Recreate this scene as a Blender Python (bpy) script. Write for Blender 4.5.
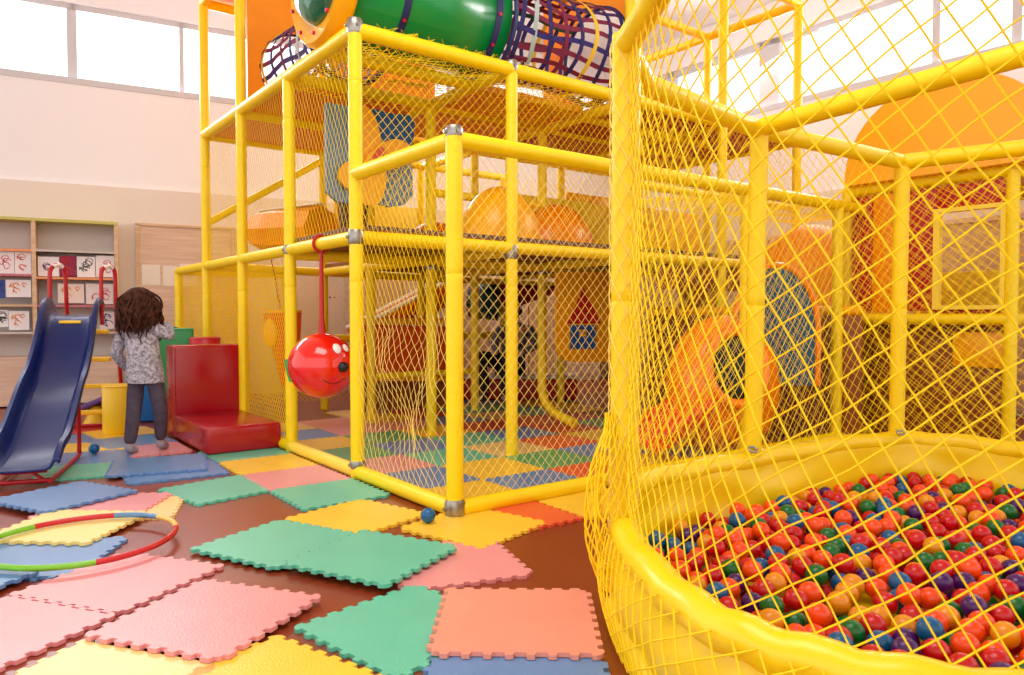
import bpy, bmesh, math, random
from mathutils import Vector, Matrix, noise, Quaternion
random.seed(11)
PI = math.pi
S = bpy.context.scene
for o in list(bpy.data.objects): bpy.data.objects.remove(o)

# ------------------------------------------------------------------ camera, world, lights
F = 737.0
PITCH = math.atan(22.5 / F)
cam_d = bpy.data.cameras.new('camera'); cam = bpy.data.objects.new('camera', cam_d)
S.collection.objects.link(cam); S.camera = cam
cam.location = (0, 0, 1.0); cam.rotation_euler = (PI/2 - PITCH, 0, 0)
cam_d.sensor_width = 36; cam_d.lens = F * 36 / 1024; cam_d.clip_start = .05; cam_d.clip_end = 200
cam_d.dof.use_dof = True; cam_d.dof.focus_distance = 3.2; cam_d.dof.aperture_fstop = 9

S.view_settings.view_transform = 'Standard'; S.view_settings.look = 'None'
S.view_settings.gamma = 1; S.view_settings.use_curve_mapping = False
S.view_settings.exposure = 0.14

w = bpy.data.worlds.new('world'); S.world = w; w.use_nodes = True
bg = w.node_tree.nodes['Background']; bg.inputs[0].default_value = (1.0, .985, .97, 1); bg.inputs[1].default_value = 1.55

def area(name, loc, target, sx, sy, power, col=(1, .98, .95)):
    l = bpy.data.lights.new(name, 'AREA'); l.shape = 'RECTANGLE'; l.size = sx; l.size_y = sy
    l.energy = power; l.color = col
    o = bpy.data.objects.new(name, l); S.collection.objects.link(o); o.location = loc
    o.rotation_euler = (Vector(target) - Vector(loc)).to_track_quat('-Z', 'Y').to_euler()
    return o
area('window_daylight_left', (-4.6, 9.45, 4.1), (-1.4, 3.2, .2), 7.0, .95, 500, (.97, .98, 1))
area('window_daylight_right', (5.2, 8.1, 4.1), (1.0, 3.4, .2), 6.0, .95, 360, (1, .98, .95))
area('overhead_fill_light', (-0.6, 2.4, 4.9), (-0.4, 3.4, 0), 3.0, 3.0, 165, (1, .97, .92))  # added overhead fill for the interior; no lamp is seen up there

# ------------------------------------------------------------------ helpers
def ray(px, py):
    x = (px - 512) / F; y = -(py - 337.5) / F
    return Vector((x, math.cos(PITCH) + y*math.sin(PITCH), -math.sin(PITCH) + y*math.cos(PITCH)))
CP = Vector((0, 0, 1.0))
def G(px, py, z=0.0):                       # point of the photograph on a level plane of height z
    d = ray(px, py); return CP + d * ((z - 1.0) / d.z)
def PY(px, py, Y):                          # point at a distance Y into the room
    d = ray(px, py); return CP + d * (Y / d.y)
def PP(px, py, p0, n):                      # point on a plane
    d = ray(px, py); return CP + d * ((Vector(p0) - CP).dot(n) / d.dot(n))

def srgb(r, g, b):
    f = lambda c: (c/255/12.92) if c/255 <= .04045 else ((c/255+.055)/1.055)**2.4
    return (f(r), f(g), f(b), 1)

MATS = {}
def mat(name, rgb, rough=.5, spec=.5, metal=0, noise_amt=0, noise_scale=8, bump=0, bump_scale=30, rgb2=None, coat=0, trans=0):
    if name in MATS: return MATS[name]
    m = bpy.data.materials.new(name); m.use_nodes = True; nt = m.node_tree
    b = nt.nodes['Principled BSDF']
    c = srgb(*rgb); b.inputs['Base Color'].default_value = c
    b.inputs['Roughness'].default_value = rough; b.inputs['Specular IOR Level'].default_value = spec
    b.inputs['Metallic'].default_value = metal; b.inputs['Coat Weight'].default_value = coat
    tc = nt.nodes.new('ShaderNodeTexCoord')
    if rgb2 or noise_amt:
        n = nt.nodes.new('ShaderNodeTexNoise'); n.inputs['Scale'].default_value = noise_scale
        n.inputs['Detail'].default_value = 4
        nt.links.new(tc.outputs['Object'], n.inputs['Vector'])
        r = nt.nodes.new('ShaderNodeValToRGB')
        if rgb2: c2 = srgb(*rgb2)
        else: c2 = tuple(max(0, x*(1-noise_amt)) for x in c[:3]) + (1,)
        r.color_ramp.elements[0].position = .35; r.color_ramp.elements[1].position = .65
        r.color_ramp.elements[0].color = c2; r.color_ramp.elements[1].color = c
        nt.links.new(n.outputs['Fac'], r.inputs['Fac']); nt.links.new(r.outputs['Color'], b.inputs['Base Color'])
    if bump:
        n2 = nt.nodes.new('ShaderNodeTexNoise'); n2.inputs['Scale'].default_value = bump_scale
        nt.links.new(tc.outputs['Object'], n2.inputs['Vector'])
        bp = nt.nodes.new('ShaderNodeBump'); bp.inputs['Strength'].default_value = bump; bp.inputs['Distance'].default_value = .01
        nt.links.new(n2.outputs['Fac'], bp.inputs['Height']); nt.links.new(bp.outputs['Normal'], b.inputs['Normal'])
    MATS[name] = m; return m

def wood(name, c1, c2, scale=(1, 1, 14)):
    m = bpy.data.materials.new(name); m.use_nodes = True; nt = m.node_tree; b = nt.nodes['Principled BSDF']
    tc = nt.nodes.new('ShaderNodeTexCoord'); mp = nt.nodes.new('ShaderNodeMapping'); mp.inputs['Scale'].default_value = scale
    n = nt.nodes.new('ShaderNodeTexNoise'); n.inputs['Scale'].default_value = 2.2; n.inputs['Detail'].default_value = 6
    r = nt.nodes.new('ShaderNodeValToRGB'); r.color_ramp.elements[0].color = srgb(*c1); r.color_ramp.elements[1].color = srgb(*c2)
    r.color_ramp.elements[0].position = .3; r.color_ramp.elements[1].position = .7
    nt.links.new(tc.outputs['Object'], mp.inputs['Vector']); nt.links.new(mp.outputs['Vector'], n.inputs['Vector'])
    nt.links.new(n.outputs['Fac'], r.inputs['Fac']); nt.links.new(r.outputs['Color'], b.inputs['Base Color'])
    b.inputs['Roughness'].default_value = .5
    return m

M_yel = mat('yellow_vinyl_sleeve', (255, 220, 0), .42, .45, noise_amt=.06, noise_scale=9, bump=.35, bump_scale=24)
M_yel_thin = mat('pale_yellow_sleeve', (255, 222, 70), .5, .4, noise_amt=.08, bump=.3)
M_net = mat('yellow_nylon_net', (255, 216, 30), .7, .2)
M_net2 = mat('orange_yellow_net', (255, 205, 10), .7, .2)
M_netpale = mat('pale_yellow_net', (255, 226, 120), .7, .2)
M_pit = mat('yellow_pit_vinyl', (250, 212, 10), .33, .5, noise_amt=.06, noise_scale=4, bump=.6, bump_scale=7)
M_orange = mat('orange_vinyl', (255, 150, 0), .45, .4, noise_amt=.08, noise_scale=3)
M_orange_pl = mat('orange_plastic', (255, 138, 10), .25, .5)
M_redor = mat('red_orange_plastic', (240, 80, 10), .3, .5)
M_redor2 = mat('orange_red_vinyl', (235, 85, 15), .45, .4)
M_dome = mat('amber_plastic', (255, 176, 0), .3, .5)
M_green_pl = mat('green_plastic', (0, 140, 62), .22, .5)
M_navy = mat('navy_strap', (28, 34, 92), .5)
M_metal = mat('zinc_fitting', (170, 165, 155), .35, .5, metal=.9, noise_amt=.3, noise_scale=20)
M_red = mat('red_vinyl', (168, 0, 24), .2, .6, bump=.12, bump_scale=9)
M_dred = mat('dark_red_vinyl', (186, 16, 16), .5)
M_redpaint = mat('red_painted_steel', (185, 12, 22), .3, .5)
M_blue_sl = mat('blue_slide_plastic', (5, 30, 96), .36, .35)
M_yellow_step = mat('yellow_step_plastic', (250, 200, 20), .4)
M_white = mat('white_paint', (240, 238, 236), .6)
M_blackish = mat('black_plastic', (18, 18, 20), .3)
M_wall_up = mat('white_wall_paint', (240, 236, 238), .85, .1)
M_wall_lo = mat('cream_wall_paint', (228, 216, 206), .85, .1)
M_frame = mat('grey_window_frame', (200, 198, 202), .5)
M_brown = mat('brown_vinyl_and_shade', (156, 82, 12), .5, noise_amt=.25, noise_scale=5)  # brown of vinyl parts; behind the pit it also stands for shade
M_deck = mat('brown_deck_board', (150, 96, 40), .6, noise_amt=.2)
M_carpet = mat('plum_deck_carpet', (96, 70, 92), .9)
M_wood = wood('oak_board', (198, 160, 122), (222, 188, 150))
M_wood2 = wood('pink_oak_board', (205, 172, 148), (226, 198, 176))
M_greyback = mat('grey_back_board', (204, 194, 188), .7)
M_paper = mat('drawing_paper', (242, 238, 240), .8, rgb2=None)
M_skin = mat('skin', (224, 170, 140), .5)
M_tealc = mat('dark_teal_vinyl', (14, 84, 92), .5)

COL = {
 'blue': (98, 140, 192), 'teal': (98, 196, 166), 'pink': (234, 150, 152), 'yellow': (252, 204, 60), 'orange': (240, 96, 56),
 'green': (88, 172, 108), 'cream': (250, 212, 132), 'red': (214, 62, 52), 'salmon': (238, 152, 132), 'lemon': (252, 222, 130)}
def foam(c):
    return mat(c + '_eva_foam', COL[c], .33, .7, noise_amt=.06, noise_scale=5, bump=.15, bump_scale=160)

def tag(o, label=None, cat=None, group=None, kind=None):
    if label: o['label'] = label
    if cat: o['category'] = cat
    if group: o['group'] = group
    if kind: o['kind'] = kind
    return o
def empty(name, loc, label, cat, group=None, rz=0):
    o = bpy.data.objects.new(name, None); S.collection.objects.link(o); o.location = loc; o.rotation_euler = (0, 0, rz)
    o.empty_display_size = .1
    tag(o, label, cat, group); bpy.context.view_layer.update(); return o

class MB:
    def __init__(s): s.v = []; s.f = []
    def add(s, vs, fs):
        n = len(s.v); s.v += [tuple(v) for v in vs]; s.f += [tuple(i+n for i in f) for f in fs]; return s
    def box(s, c, d, rot=None):
        c = Vector(c); d = Vector(d)/2; vs = []
        for x in (-1, 1):
            for y in (-1, 1):
                for z in (-1, 1):
                    p = Vector((x*d.x, y*d.y, z*d.z))
                    if rot: p = rot @ p
                    vs.append(c+p)
        return s.add(vs, [(0,1,3,2),(4,6,7,5),(0,4,5,1),(2,3,7,6),(0,2,6,4),(1,5,7,3)])
    def rbox(s, c, d, r, rot=None, seg=3):          # box with rounded edges
        bm = bmesh.new(); bmesh.ops.create_cube(bm, size=1)
        for v in bm.verts: v.co = Vector((v.co.x*d[0], v.co.y*d[1], v.co.z*d[2]))
        bmesh.ops.bevel(bm, geom=bm.edges[:], offset=r, segments=seg, affect='EDGES', profile=.5)
        c = Vector(c); bm.verts.index_update()
        vs = [c + ((rot @ v.co) if rot else v.co) for v in bm.verts]; fs = [[v.index for v in f.verts] for f in bm.faces]
        bm.free(); return s.add(vs, fs)
    def tube(s, pts, r, n=12, cap=True, closed=False):
        pts = [Vector(p) for p in pts]; L = len(pts); rs = r if isinstance(r, (list, tuple)) else [r]*L
        T = []
        for i in range(L):
            a = pts[(i-1) % L] if (closed or i > 0) else pts[i]; b = pts[(i+1) % L] if (closed or i < L-1) else pts[i]
            t = (b-a)
            T.append(t.normalized() if t.length > 1e-9 else Vector((0, 0, 1)))
        up = Vector((0, 0, 1)) if abs(T[0].z) < .9 else Vector((1, 0, 0))
        N = (up - T[0]*up.dot(T[0])).normalized(); vs = []; fs = []
        for i in range(L):
            if i > 0: N = (N - T[i]*N.dot(T[i])); N = N.normalized()
            B = T[i].cross(N)
            for k in range(n):
                a = 2*PI*k/n; vs.append(pts[i] + (N*math.cos(a) + B*math.sin(a))*rs[i])
        for i in range(L if closed else L-1):
            j = (i+1) % L
            for k in range(n):
                k2 = (k+1) % n; fs.append((i*n+k, i*n+k2, j*n+k2, j*n+k))
        if cap and not closed:
            fs.append(tuple(reversed(range(n)))); fs.append(tuple((L-1)*n + k for k in range(n)))
        return s.add(vs, fs)
    def ell(s, c, r, nu=20, nv=12, rot=None, z0=-1.0):
        c = Vector(c); vs = []; fs = []
        lo = math.asin(max(-1, z0))
        for j in range(nv+1):
            ph = lo + (PI/2 - lo)*j/nv
            for i in range(nu):
                a = 2*PI*i/nu
                p = Vector((r[0]*math.cos(ph)*math.cos(a), r[1]*math.cos(ph)*math.sin(a), r[2]*math.sin(ph)))
                if rot: p = rot @ p
                vs.append(c+p)
        for j in range(nv):
            for i in range(nu):
                i2 = (i+1) % nu; fs.append((j*nu+i, j*nu+i2, (j+1)*nu+i2, (j+1)*nu+i))
        if z0 > -1: fs.append(tuple(reversed(range(nu))))
        return s.add(vs, fs)
    def prism(s, poly, o, ax, ay, depth):           # flat outline in the plane (ax, ay), thickened by depth vector
        o = Vector(o); ax = Vector(ax); ay = Vector(ay); depth = Vector(depth); n = len(poly)
        a = [o + ax*p[0] + ay*p[1] for p in poly]; b = [p + depth for p in a]
        fs = [tuple(range(n)), tuple(reversed(range(n, 2*n)))]
        fs += [(i, n+i, n+(i+1) % n, (i+1) % n) for i in range(n)]
        return s.add(a+b, fs)
    def grid(s, fn, nu, nv, closed_u=False):
        vs = []; fs = []
        for i in range(nu if closed_u else nu+1):
            for j in range(nv+1): vs.append(Vector(fn(i/nu, j/nv)))
        m = nu if closed_u else nu+1
        for i in range(nu):
            i2 = (i+1) % m
            for j in range(nv): fs.append((i*(nv+1)+j, i2*(nv+1)+j, i2*(nv+1)+j+1, i*(nv+1)+j+1))
        return s.add(vs, fs)
    def build(s, name, m, parent=None, smooth=True, fixn=True, angle=40):
        me = bpy.data.meshes.new(name)
        vs = s.v
        if parent is not None:
            inv = parent.matrix_world.inverted(); vs = [tuple(inv @ Vector(v)) for v in vs]
        me.from_pydata(vs, [], s.f)
        if fixn:
            bm = bmesh.new(); bm.from_mesh(me); bmesh.ops.recalc_face_normals(bm, faces=bm.faces); bm.to_mesh(me); bm.free()
        me.materials.append(m)
        if smooth:
            me.polygons.foreach_set('use_smooth', [True]*len(me.polygons))
            try: me.set_sharp_from_angle(angle=math.radians(angle))
            except Exception: pass
        o = bpy.data.objects.new(name, me); S.collection.objects.link(o)
        if parent is not None: o.parent = parent
        bpy.context.view_layer.update() if False else None
        return o

def solid(o, t, off=0.0):
    md = o.modifiers.new('thickness', 'SOLIDIFY'); md.thickness = t; md.offset = off; return o
def centred(name, mb, m, label, cat, group=None, smooth=True):     # a top-level one-mesh thing with its origin at its base
    xs = [v[0] for v in mb.v]; ys = [v[1] for v in mb.v]; zs = [v[2] for v in mb.v]
    c = Vector(((min(xs)+max(xs))/2, (min(ys)+max(ys))/2, min(zs)))
    mb.v = [tuple(Vector(v)-c) for v in mb.v]
    o = mb.build(name, m, None, smooth); o.location = c; return tag(o, label, cat, group)

# the play frame's own axes: U runs back-left along its side, V back-right along its front
A0 = G(455, 518)
U = Vector((-.606, .7955, 0)); V = Vector((.7955, .606, 0)); Z = Vector((0, 0, 1))
BU, BV = 1.09, 1.18
def W(u, v, z=0): return Vector((A0.x, A0.y, 0)) + U*u + V*v + Z*z
L1, L2, L3 = 1.47, 2.706, 4.05

# ------------------------------------------------------------------ the room
def struct(name, mb, m, smooth=False):
    return tag(mb.build(name, m, None, smooth), kind='structure')
LW0 = Vector((-4.03, 9.0, 0)); LD = Vector((.88, .475, 0)).normalized(); LN = Vector((-LD.y, LD.x, 0))   # back wall, LN points out
RW0 = Vector((3.6, 9.2, 0)); RD = U.copy(); RN = Vector((.7955, .606, 0))                                  # right wall
ts = 6.26                                                                                                  # corner along LD
RotL = Matrix.Rotation(math.atan2(LD.y, LD.x), 3, 'Z'); RotR = Matrix.Rotation(math.atan2(RD.y, RD.x), 3, 'Z')
def Lw(t, z, off=0): return LW0 + LD*t + Z*z - LN*off         # off = distance into the room
def Rw(t, z, off=0): return RW0 + RD*t + Z*z - RN*off
m_floor = mat('brown_linoleum', (140, 52, 20), .34, 1.0, noise_amt=.12, noise_scale=2)
mb = MB(); mb.box((0, 5.5, -.05), (22, 20, .1)); struct('floor', mb, m_floor)
mb = MB(); cpts = [LW0 + LD*-4.8, LW0 + LD*(6.45), RW0 + RD*-6.7, Vector((8.5, -3, 0)), Vector((-8.0, -3, 0))]
mb.add([p + Z*5.0 for p in cpts] + [p + Z*5.1 for p in cpts], [(0,1,2,3,4),(9,8,7,6,5)] + [(i, (i+1)%5, 5+(i+1)%5, 5+i) for i in range(5)]); struct('ceiling', mb, mat('ceiling_paint', (238, 234, 232), .9))
SILL, HEAD, LEDGE = 3.63, 4.55, 2.49
def wallbox(fn, rot, t0, t1, z0, z1, th=.2, off=0):
    mb = MB(); c = fn((t0+t1)/2, (z0+z1)/2, off - th/2); mb.box(c, (t1-t0, th, z1-z0), rot); return mb
LT0, LT1 = -4.6, ts+.2
mb = wallbox(Lw, RotL, LT0, LT1, LEDGE, SILL); mb2 = wallbox(Lw, RotL, LT0, LT1, HEAD, 5.0); mb.add(mb2.v, mb2.f)
struct('wall_back', mb, M_wall_up)
struct('trim_1', wallbox(Lw, RotL, LT0, LT1, 0, LEDGE, .26, .05), M_wall_lo)
RT0, RT1 = -6.5, 3.6
mb = wallbox(Rw, RotR, RT0, RT1, LEDGE, SILL); mb2 = wallbox(Rw, RotR, RT0, RT1, HEAD, 5.0); mb.add(mb2.v, mb2.f)
struct('wall_right', mb, M_wall_up)
struct('trim_2', wallbox(Rw, RotR, RT0, RT1, 0, LEDGE, .26, .05), M_wall_lo)
m_glass = bpy.data.materials.new('window_glass'); m_glass.use_nodes = True; nt = m_glass.node_tree
b = nt.nodes['Principled BSDF']; tr = nt.nodes.new('ShaderNodeBsdfTransparent'); mx = nt.nodes.new('ShaderNodeMixShader')
b.inputs['Roughness'].default_value = .05; b.inputs['Base Color'].default_value = (.9, .95, 1, 1); mx.inputs[0].default_value = .06
nt.links.new(tr.outputs[0], mx.inputs[1]); nt.links.new(b.outputs[0], mx.inputs[2])
nt.links.new(mx.outputs[0], nt.nodes['Material Output'].inputs['Surface'])
def tL(px): 
    p = PP(px, 300, Lw(0, 0), LN); return (p - LW0).dot(LD)
def tR(px):
    p = PP(px, 300, Rw(0, 0), RN); return (p - RW0).dot(RD)
wn = 1
def window_row(fn, rot, ms, wid):
    global wn
    for i in range(len(ms)-1):
        a, b_ = ms[i], ms[i+1]
        e = empty('window_%d' % wn, fn((a+b_)/2, SILL), None, None); e['kind'] = 'structure'; wn += 1
        fw = wid[i]/2, wid[i+1]/2
        mb = MB(); h = HEAD-SILL
        mb.box(fn(a+fw[0]/2, (SILL+HEAD)/2, -.08), (fw[0], .08, h), rot)
        mb.box(fn(b_-fw[1]/2, (SILL+HEAD)/2, -.08), (fw[1], .08, h), rot)
        mb.box(fn((a+b_)/2, SILL+.035, -.06), (b_-a, .14, .07), rot)
        mb.box(fn((a+b_)/2, HEAD-.035, -.08), (b_-a, .08, .07), rot)
        mb.build('window_frame', M_frame, e, False)
        mb = MB(); mb.box(fn((a+b_)/2, (SILL+HEAD)/2, -.09), (b_-a-.05, .012, h-.1), rot)
        mb.build('window_pane', m_glass, e, False)
msL = [LT0, tL(76.5)-1.35, tL(76.5), tL(185), tL(300), tL(385), tL(450), tL(515), ts]
window_row(Lw, RotL, msL, [.09, .09, .1, .05, .06, .06, .06, .06, .06])
msR = [RT0, tR(1010)-1.2, tR(1010), tR(930), tR(765), tR(668), ts*0+3.49]
window_row(Rw, RotR, msR, [.08, .08, .09, .08, .3, .12, .1])

# ------------------------------------------------------------------ nets
def clip_line(o, d, S0, T0):
    t0, t1 = -1e9, 1e9
    for p, q, lo, hi in ((o[0], d[0], 0, S0), (o[1], d[1], 0, T0)):
        if abs(q) < 1e-9:
            if p < lo or p > hi: return None
        else:
            a, b_ = (lo-p)/q, (hi-p)/q
            if a > b_: a, b_ = b_, a
            t0, t1 = max(t0, a), min(t1, b_)
    return (t0, t1) if t1 - t0 > .01 else None
def net_mb(fn, S0, T0, cell=.047, angs=(45, -45), r=.002, wob=.008, n=3, mb=None, step=None):
    mb = mb or MB(); step = step or cell; off = random.uniform(0, 50)
    for a in angs:
        d = (math.cos(math.radians(a)), math.sin(math.radians(a))); nn = (-d[1], d[0])
        ks = [c[0]*nn[0] + c[1]*nn[1] for c in ((0, 0), (S0, 0), (0, T0), (S0, T0))]
        k = math.ceil(min(ks)/cell)
        while k*cell < max(ks):
            o = (nn[0]*k*cell, nn[1]*k*cell); k += 1
            c = clip_line(o, d, S0, T0)
            if not c: continue
            m = max(1, int((c[1]-c[0])/step)); pts = []
            for i in range(m+1):
                t = c[0] + (c[1]-c[0])*i/m; s_, t_ = o[0]+d[0]*t, o[1]+d[1]*t
                edge = min(s_, S0-s_, t_, T0-t_, .12)/.12
                nv = noise.noise_vector(Vector((s_*3, t_*3, off)))*wob*edge
                nv2 = noise.noise_vector(Vector((s_*11, t_*11, off+9)))*wob*.45*edge
                s2, t2 = s_ + nv.x + nv2.x, t_ + nv.y + nv2.y
                pts.append(Vector(fn(s2, t2, nv.z*1.5)))
            mb.tube(pts, r, n, cap=False)
    return mb
def quad_net(p00, p10, p01, **k):
    p00, p10, p01 = Vector(p00), Vector(p10), Vector(p01)
    e1, e2 = p10-p00, p01-p00; S0, T0 = e1.length, e2.length; e1.normalize(); e2.normalize(); nn = e1.cross(e2)
    return net_mb(lambda s, t, h: p00 + e1*s + e2*t + nn*h, S0, T0, **k)

# ------------------------------------------------------------------ the tall play frame
FR = empty('jungle_gym', W(0, 0, 0), 'tall yellow padded pipe climbing frame of several levels wrapped in netting', 'climbing frame')
R = .0425
def post(u, v, z0=0, z1=L2, r=R, parent=None, name='post'):
    mb = MB(); zs = [z0]; z = z0
    pts = []; rs = []
    # sleeves of foam butt against each other: a faint groove every 1.2 m
    zz = z0
    while zz < z1 - .02:
        e = min(zz + 1.2, z1); 
        if z1 - e < .15: e = z1
        pts += [W(u, v, zz), W(u, v, zz+.004), W(u, v, zz+.03), W(u, v, (zz+e)/2), W(u, v, e-.03), W(u, v, e-.004), W(u, v, e)]; rs += [r*.95, r*.99, r, r*1.01, r, r*.99, r*.95]; zz = e
    mb.tube(pts, rs, 16); return mb.build(name, M_yel, parent or FR)
def bar(p, q, r=R, parent=None, m=None, name='beam', sag=0):
    p, q = Vector(p), Vector(q); L = (q-p).length; n = max(1, round(L/1.1)); pts = []; rs = []
    for i in range(n):
        a, b_ = p.lerp(q, i/n), p.lerp(q, (i+1)/n); d = (b_-a).normalized()
        pts += [a, a+d*.004, a+d*.03, a.lerp(b_, .5), b_-d*.03, b_-d*.004, b_]; rs += [r*.95, r*.99, r, r*1.01, r, r*.99, r*.95]
    mb = MB(); mb.tube(pts, rs, 14); return mb.build(name, m or M_yel, parent or FR)
PITU = .0
# posts: (u index, v index, top)
PO = [(0,0,1.87),(0,1,1.87),(0,2,1.87),(0,3,1.87),(1,0,L2),(1,1,L2),(1,2,L3),(1,3,L3),(1,4,L3),
      (2,0,L2),(2,1,L2),(2,3,L2),(2,4,L3),(3,0,L3),(3,1,L2),(3,2,L2),(3,3,L2),(3,4,L2),
      (4,0,L3-.1),(4,1,L3-.1),(4,2,L2),(4,3,L2),(5,0,L1),(5,1,L1),(2,2,L2)]
for (i, j, t) in PO:
    if (i, j) == (2, 2):                                # this one bends forward just above the floor
        p = W(2*BU, 2*BV, 0); mb = MB()
        mb.tube([p+Z*L2, p+Z*1.2, p+Z*.30, p+Vector((.03,-.03,.2)), p+Vector((.10,-.12,.12)), p+Vector((.27,-.36,.05))], R, 14)
        mb.build('post', M_yel, FR); continue
    post(i*BU, j*BV, .0, t)
def fbar(i0, j0, z0, i1, j1, z1, **k): return bar(W(i0*BU, j0*BV, z0), W(i1*BU, j1*BV, z1), **k)
# base tubes
fbar(0,0,.045, 1,0,.045); fbar(1,0,.045, 2,0,.045, m=M_yel_thin); fbar(0,0,.045, 0,4,.045); fbar(2,0,.045, 5,0,.045)
# short tubes around the low front bay
fbar(0,0,1.85, 0,4,1.85); fbar(0,0,1.85, 1,0,1.85); fbar(1,0,1.85, 1,1,1.85) if False else None
# first level
fbar(1,0,L1, 1,4,L1); fbar(1,0,L1, 5,0,L1); fbar(4,0,L1, 4,4,L1-.08); fbar(1,1,L1-.02, 4,1,L1-.02); fbar(1,2,L1-.02, 4,2,L1-.02)
fbar(1,3,L1, 4,3,L1); fbar(5,0,L1, 5,1,L1); fbar(2,0,L1-.03, 2,4,L1-.03); fbar(4,1,.75, 4,3,.75); fbar(3,1,.42, 3,2,.42, r=.03)
# second level
fbar(1,0,L2, 1,4,L2, r=.048); fbar(1,0,L2, 4,0,L2, r=.046); fbar(1,1,L2, 4,1,L2); fbar(1,2,L2-.02, 4,2,L2-.02)
fbar(2,0,L2, 2,4,L2); fbar(1.42,0,L2, 1.42,1,L2); fbar(3,0,L2-.02, 3,4,L2-.02); fbar(4,0,L2, 4,3,L2); fbar(1,3,L2, 3,3,L2); fbar(1,4,L2,3,4,L2)
fbar(1.5,2,L2-.02, 1.5,3.4,L2-.02)
# guard rails and braces
fbar(2,1,2.0, 2,2,2.0, r=.035); fbar(1,2,2.05, 1,4,2.05, r=.035); fbar(4,1,2.62, 4,0,1.87, r=.035); fbar(3,3,1.95,3,4,1.95, r=.035)
# third level
fbar(1,3,L3, 1,4,L3); fbar(1,4,L3, 2,4,L3); fbar(2,4,L3, 2,3,L3); fbar(2,4,L3, 3,4,L3); fbar(1,2,L3, 1,3,L3); fbar(3,0,L3, 4,0,L3-.1); fbar(4,0,L3-.1, 4,1,L3-.1)
# metal pipe fittings
def fitting(u, v, z, r=.05, h=.07, ax=Z):
    c = W(u, v, z); mb = MB(); mb.tube([c-ax*h/2, c-ax*h*.3, c+ax*h*.3, c+ax*h/2], [r*.85, r, r, r*.85], 14)
    for k in range(4):
        a = k*PI/2+.5; d = Vector((math.cos(a), math.sin(a), 0)); mb.tube([c+d*r*.8, c+d*(r+.012)], .01, 6)
    mb.build('pipe_fitting', M_metal, FR)
fitting(0, 0, .05, .052, .09); fitting(0, 0, 1.885, .044, .06); fitting(BU, 0, L2+.02, .05, .09); fitting(BU, 0, L1, .05, .09)
fitting(BU, BV, L2+.02, .05, .08); fitting(BU, BV, L1-.03, .05, .1); fitting(2*BU, 0, L1, .047, .08); fitting(BU, 0, .09, .046, .06)
fitting(2*BU, 2*BV, L1-.08, .044, .05); fitting(2*BU, BV, L1-.08, .044, .05)
# decks
def deck(u0, u1, v0, v1, z, m, th=.05, name='deck'):
    mb = MB(); c = W((u0+u1)/2, (v0+v1)/2, z); mb.box(c, (u1-u0, v1-v0, th), Matrix.Rotation(math.atan2(U.y, U.x), 3, 'Z')); return mb.build(name, m, FR, False)
deck(BU+.03, 2*BU, .03, 4*BV, L1+.035, M_deck); deck(2*BU, 4*BU-.03, BV, 4*BV, L1+.035, M_deck)
tag(deck(BU+.035, 2*BU, .035, 4*BV-.02, L1+.072, M_carpet, .022, 'deck_carpet'), 'plum carpet edge')
deck(2.2*BU, 4*BU-.03, .04, BV, L2+.02, M_redor2, .05); deck(BU+.05, 2.9*BU, 2*BV+.05, 4*BV, L2+.02, M_dred, .07)
deck(1.45*BU, 2.9*BU, BV+.05, 2*BV-.05, L2+.02, M_orange, .05)
# nets, one per bay and storey
NK = dict(cell=.045, r=.0015, wob=.006)
def bay(i0, j0, i1, j1, z0, z1, m=M_net, **k):
    kk = dict(NK); kk.update(k); a = W(i0*BU, j0*BV, z0); quad_net(a, W(i1*BU, j1*BV, z0), a + Z*(z1-z0), **kk).build('net', m, FR, fixn=False)
for j in range(4):
    bay(0, j, 0, j+1, .09, 1.82, M_netpale, angs=(48, -48), r=.0012, cell=.043)
    bay(1, j, 1, j+1, L1+.06, L2-.05, M_net, angs=(48, -48))
bay(0, 0, 1, 0, .09, 1.0, M_netpale, angs=(58, -58), cell=.05, wob=.05); bay(0, 0, 1, 0, 1.0, 1.82, M_net, angs=(58, -58), cell=.043)
for i in (1, 2, 3): bay(i, 0, i+1, 0, L1+.05, L2-.05, M_net, angs=(60, -60), cell=.046)
for i in (2, 3, 4): bay(i, 0, i+1, 0, .09, L1-.04, M_net2, angs=(58, -58), cell=.036, r=.0022)
bay(4, 0, 5, 1, .1, L1-.04, M_net, cell=.03); bay(5, 0, 5, 1, .1, L1-.04, M_net, cell=.03, r=.003)
bay(4, 0, 4, 1, .1, L1-.04, M_net2, cell=.034, r=.0025); bay(4, 1, 4, 2, L1+.05, L2, M_net2); bay(4, 2, 4, 4, L1+.05, L2, M_net2)
bay(4, 1, 4, 4, .1, L1-.05, M_net2, cell=.05); bay(2, 3, 2, 4, .1, L1, M_net); bay(2, 2, 2, 3, L1+.05, L2, M_net2); bay(2, 3, 2, 4, L1+.05, L2, M_net2)
bay(1, 4, 3, 4, .1, L2, M_net2, cell=.05); bay(1, 3, 2, 3, L1+.1, L2, M_net2, cell=.05)
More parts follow.
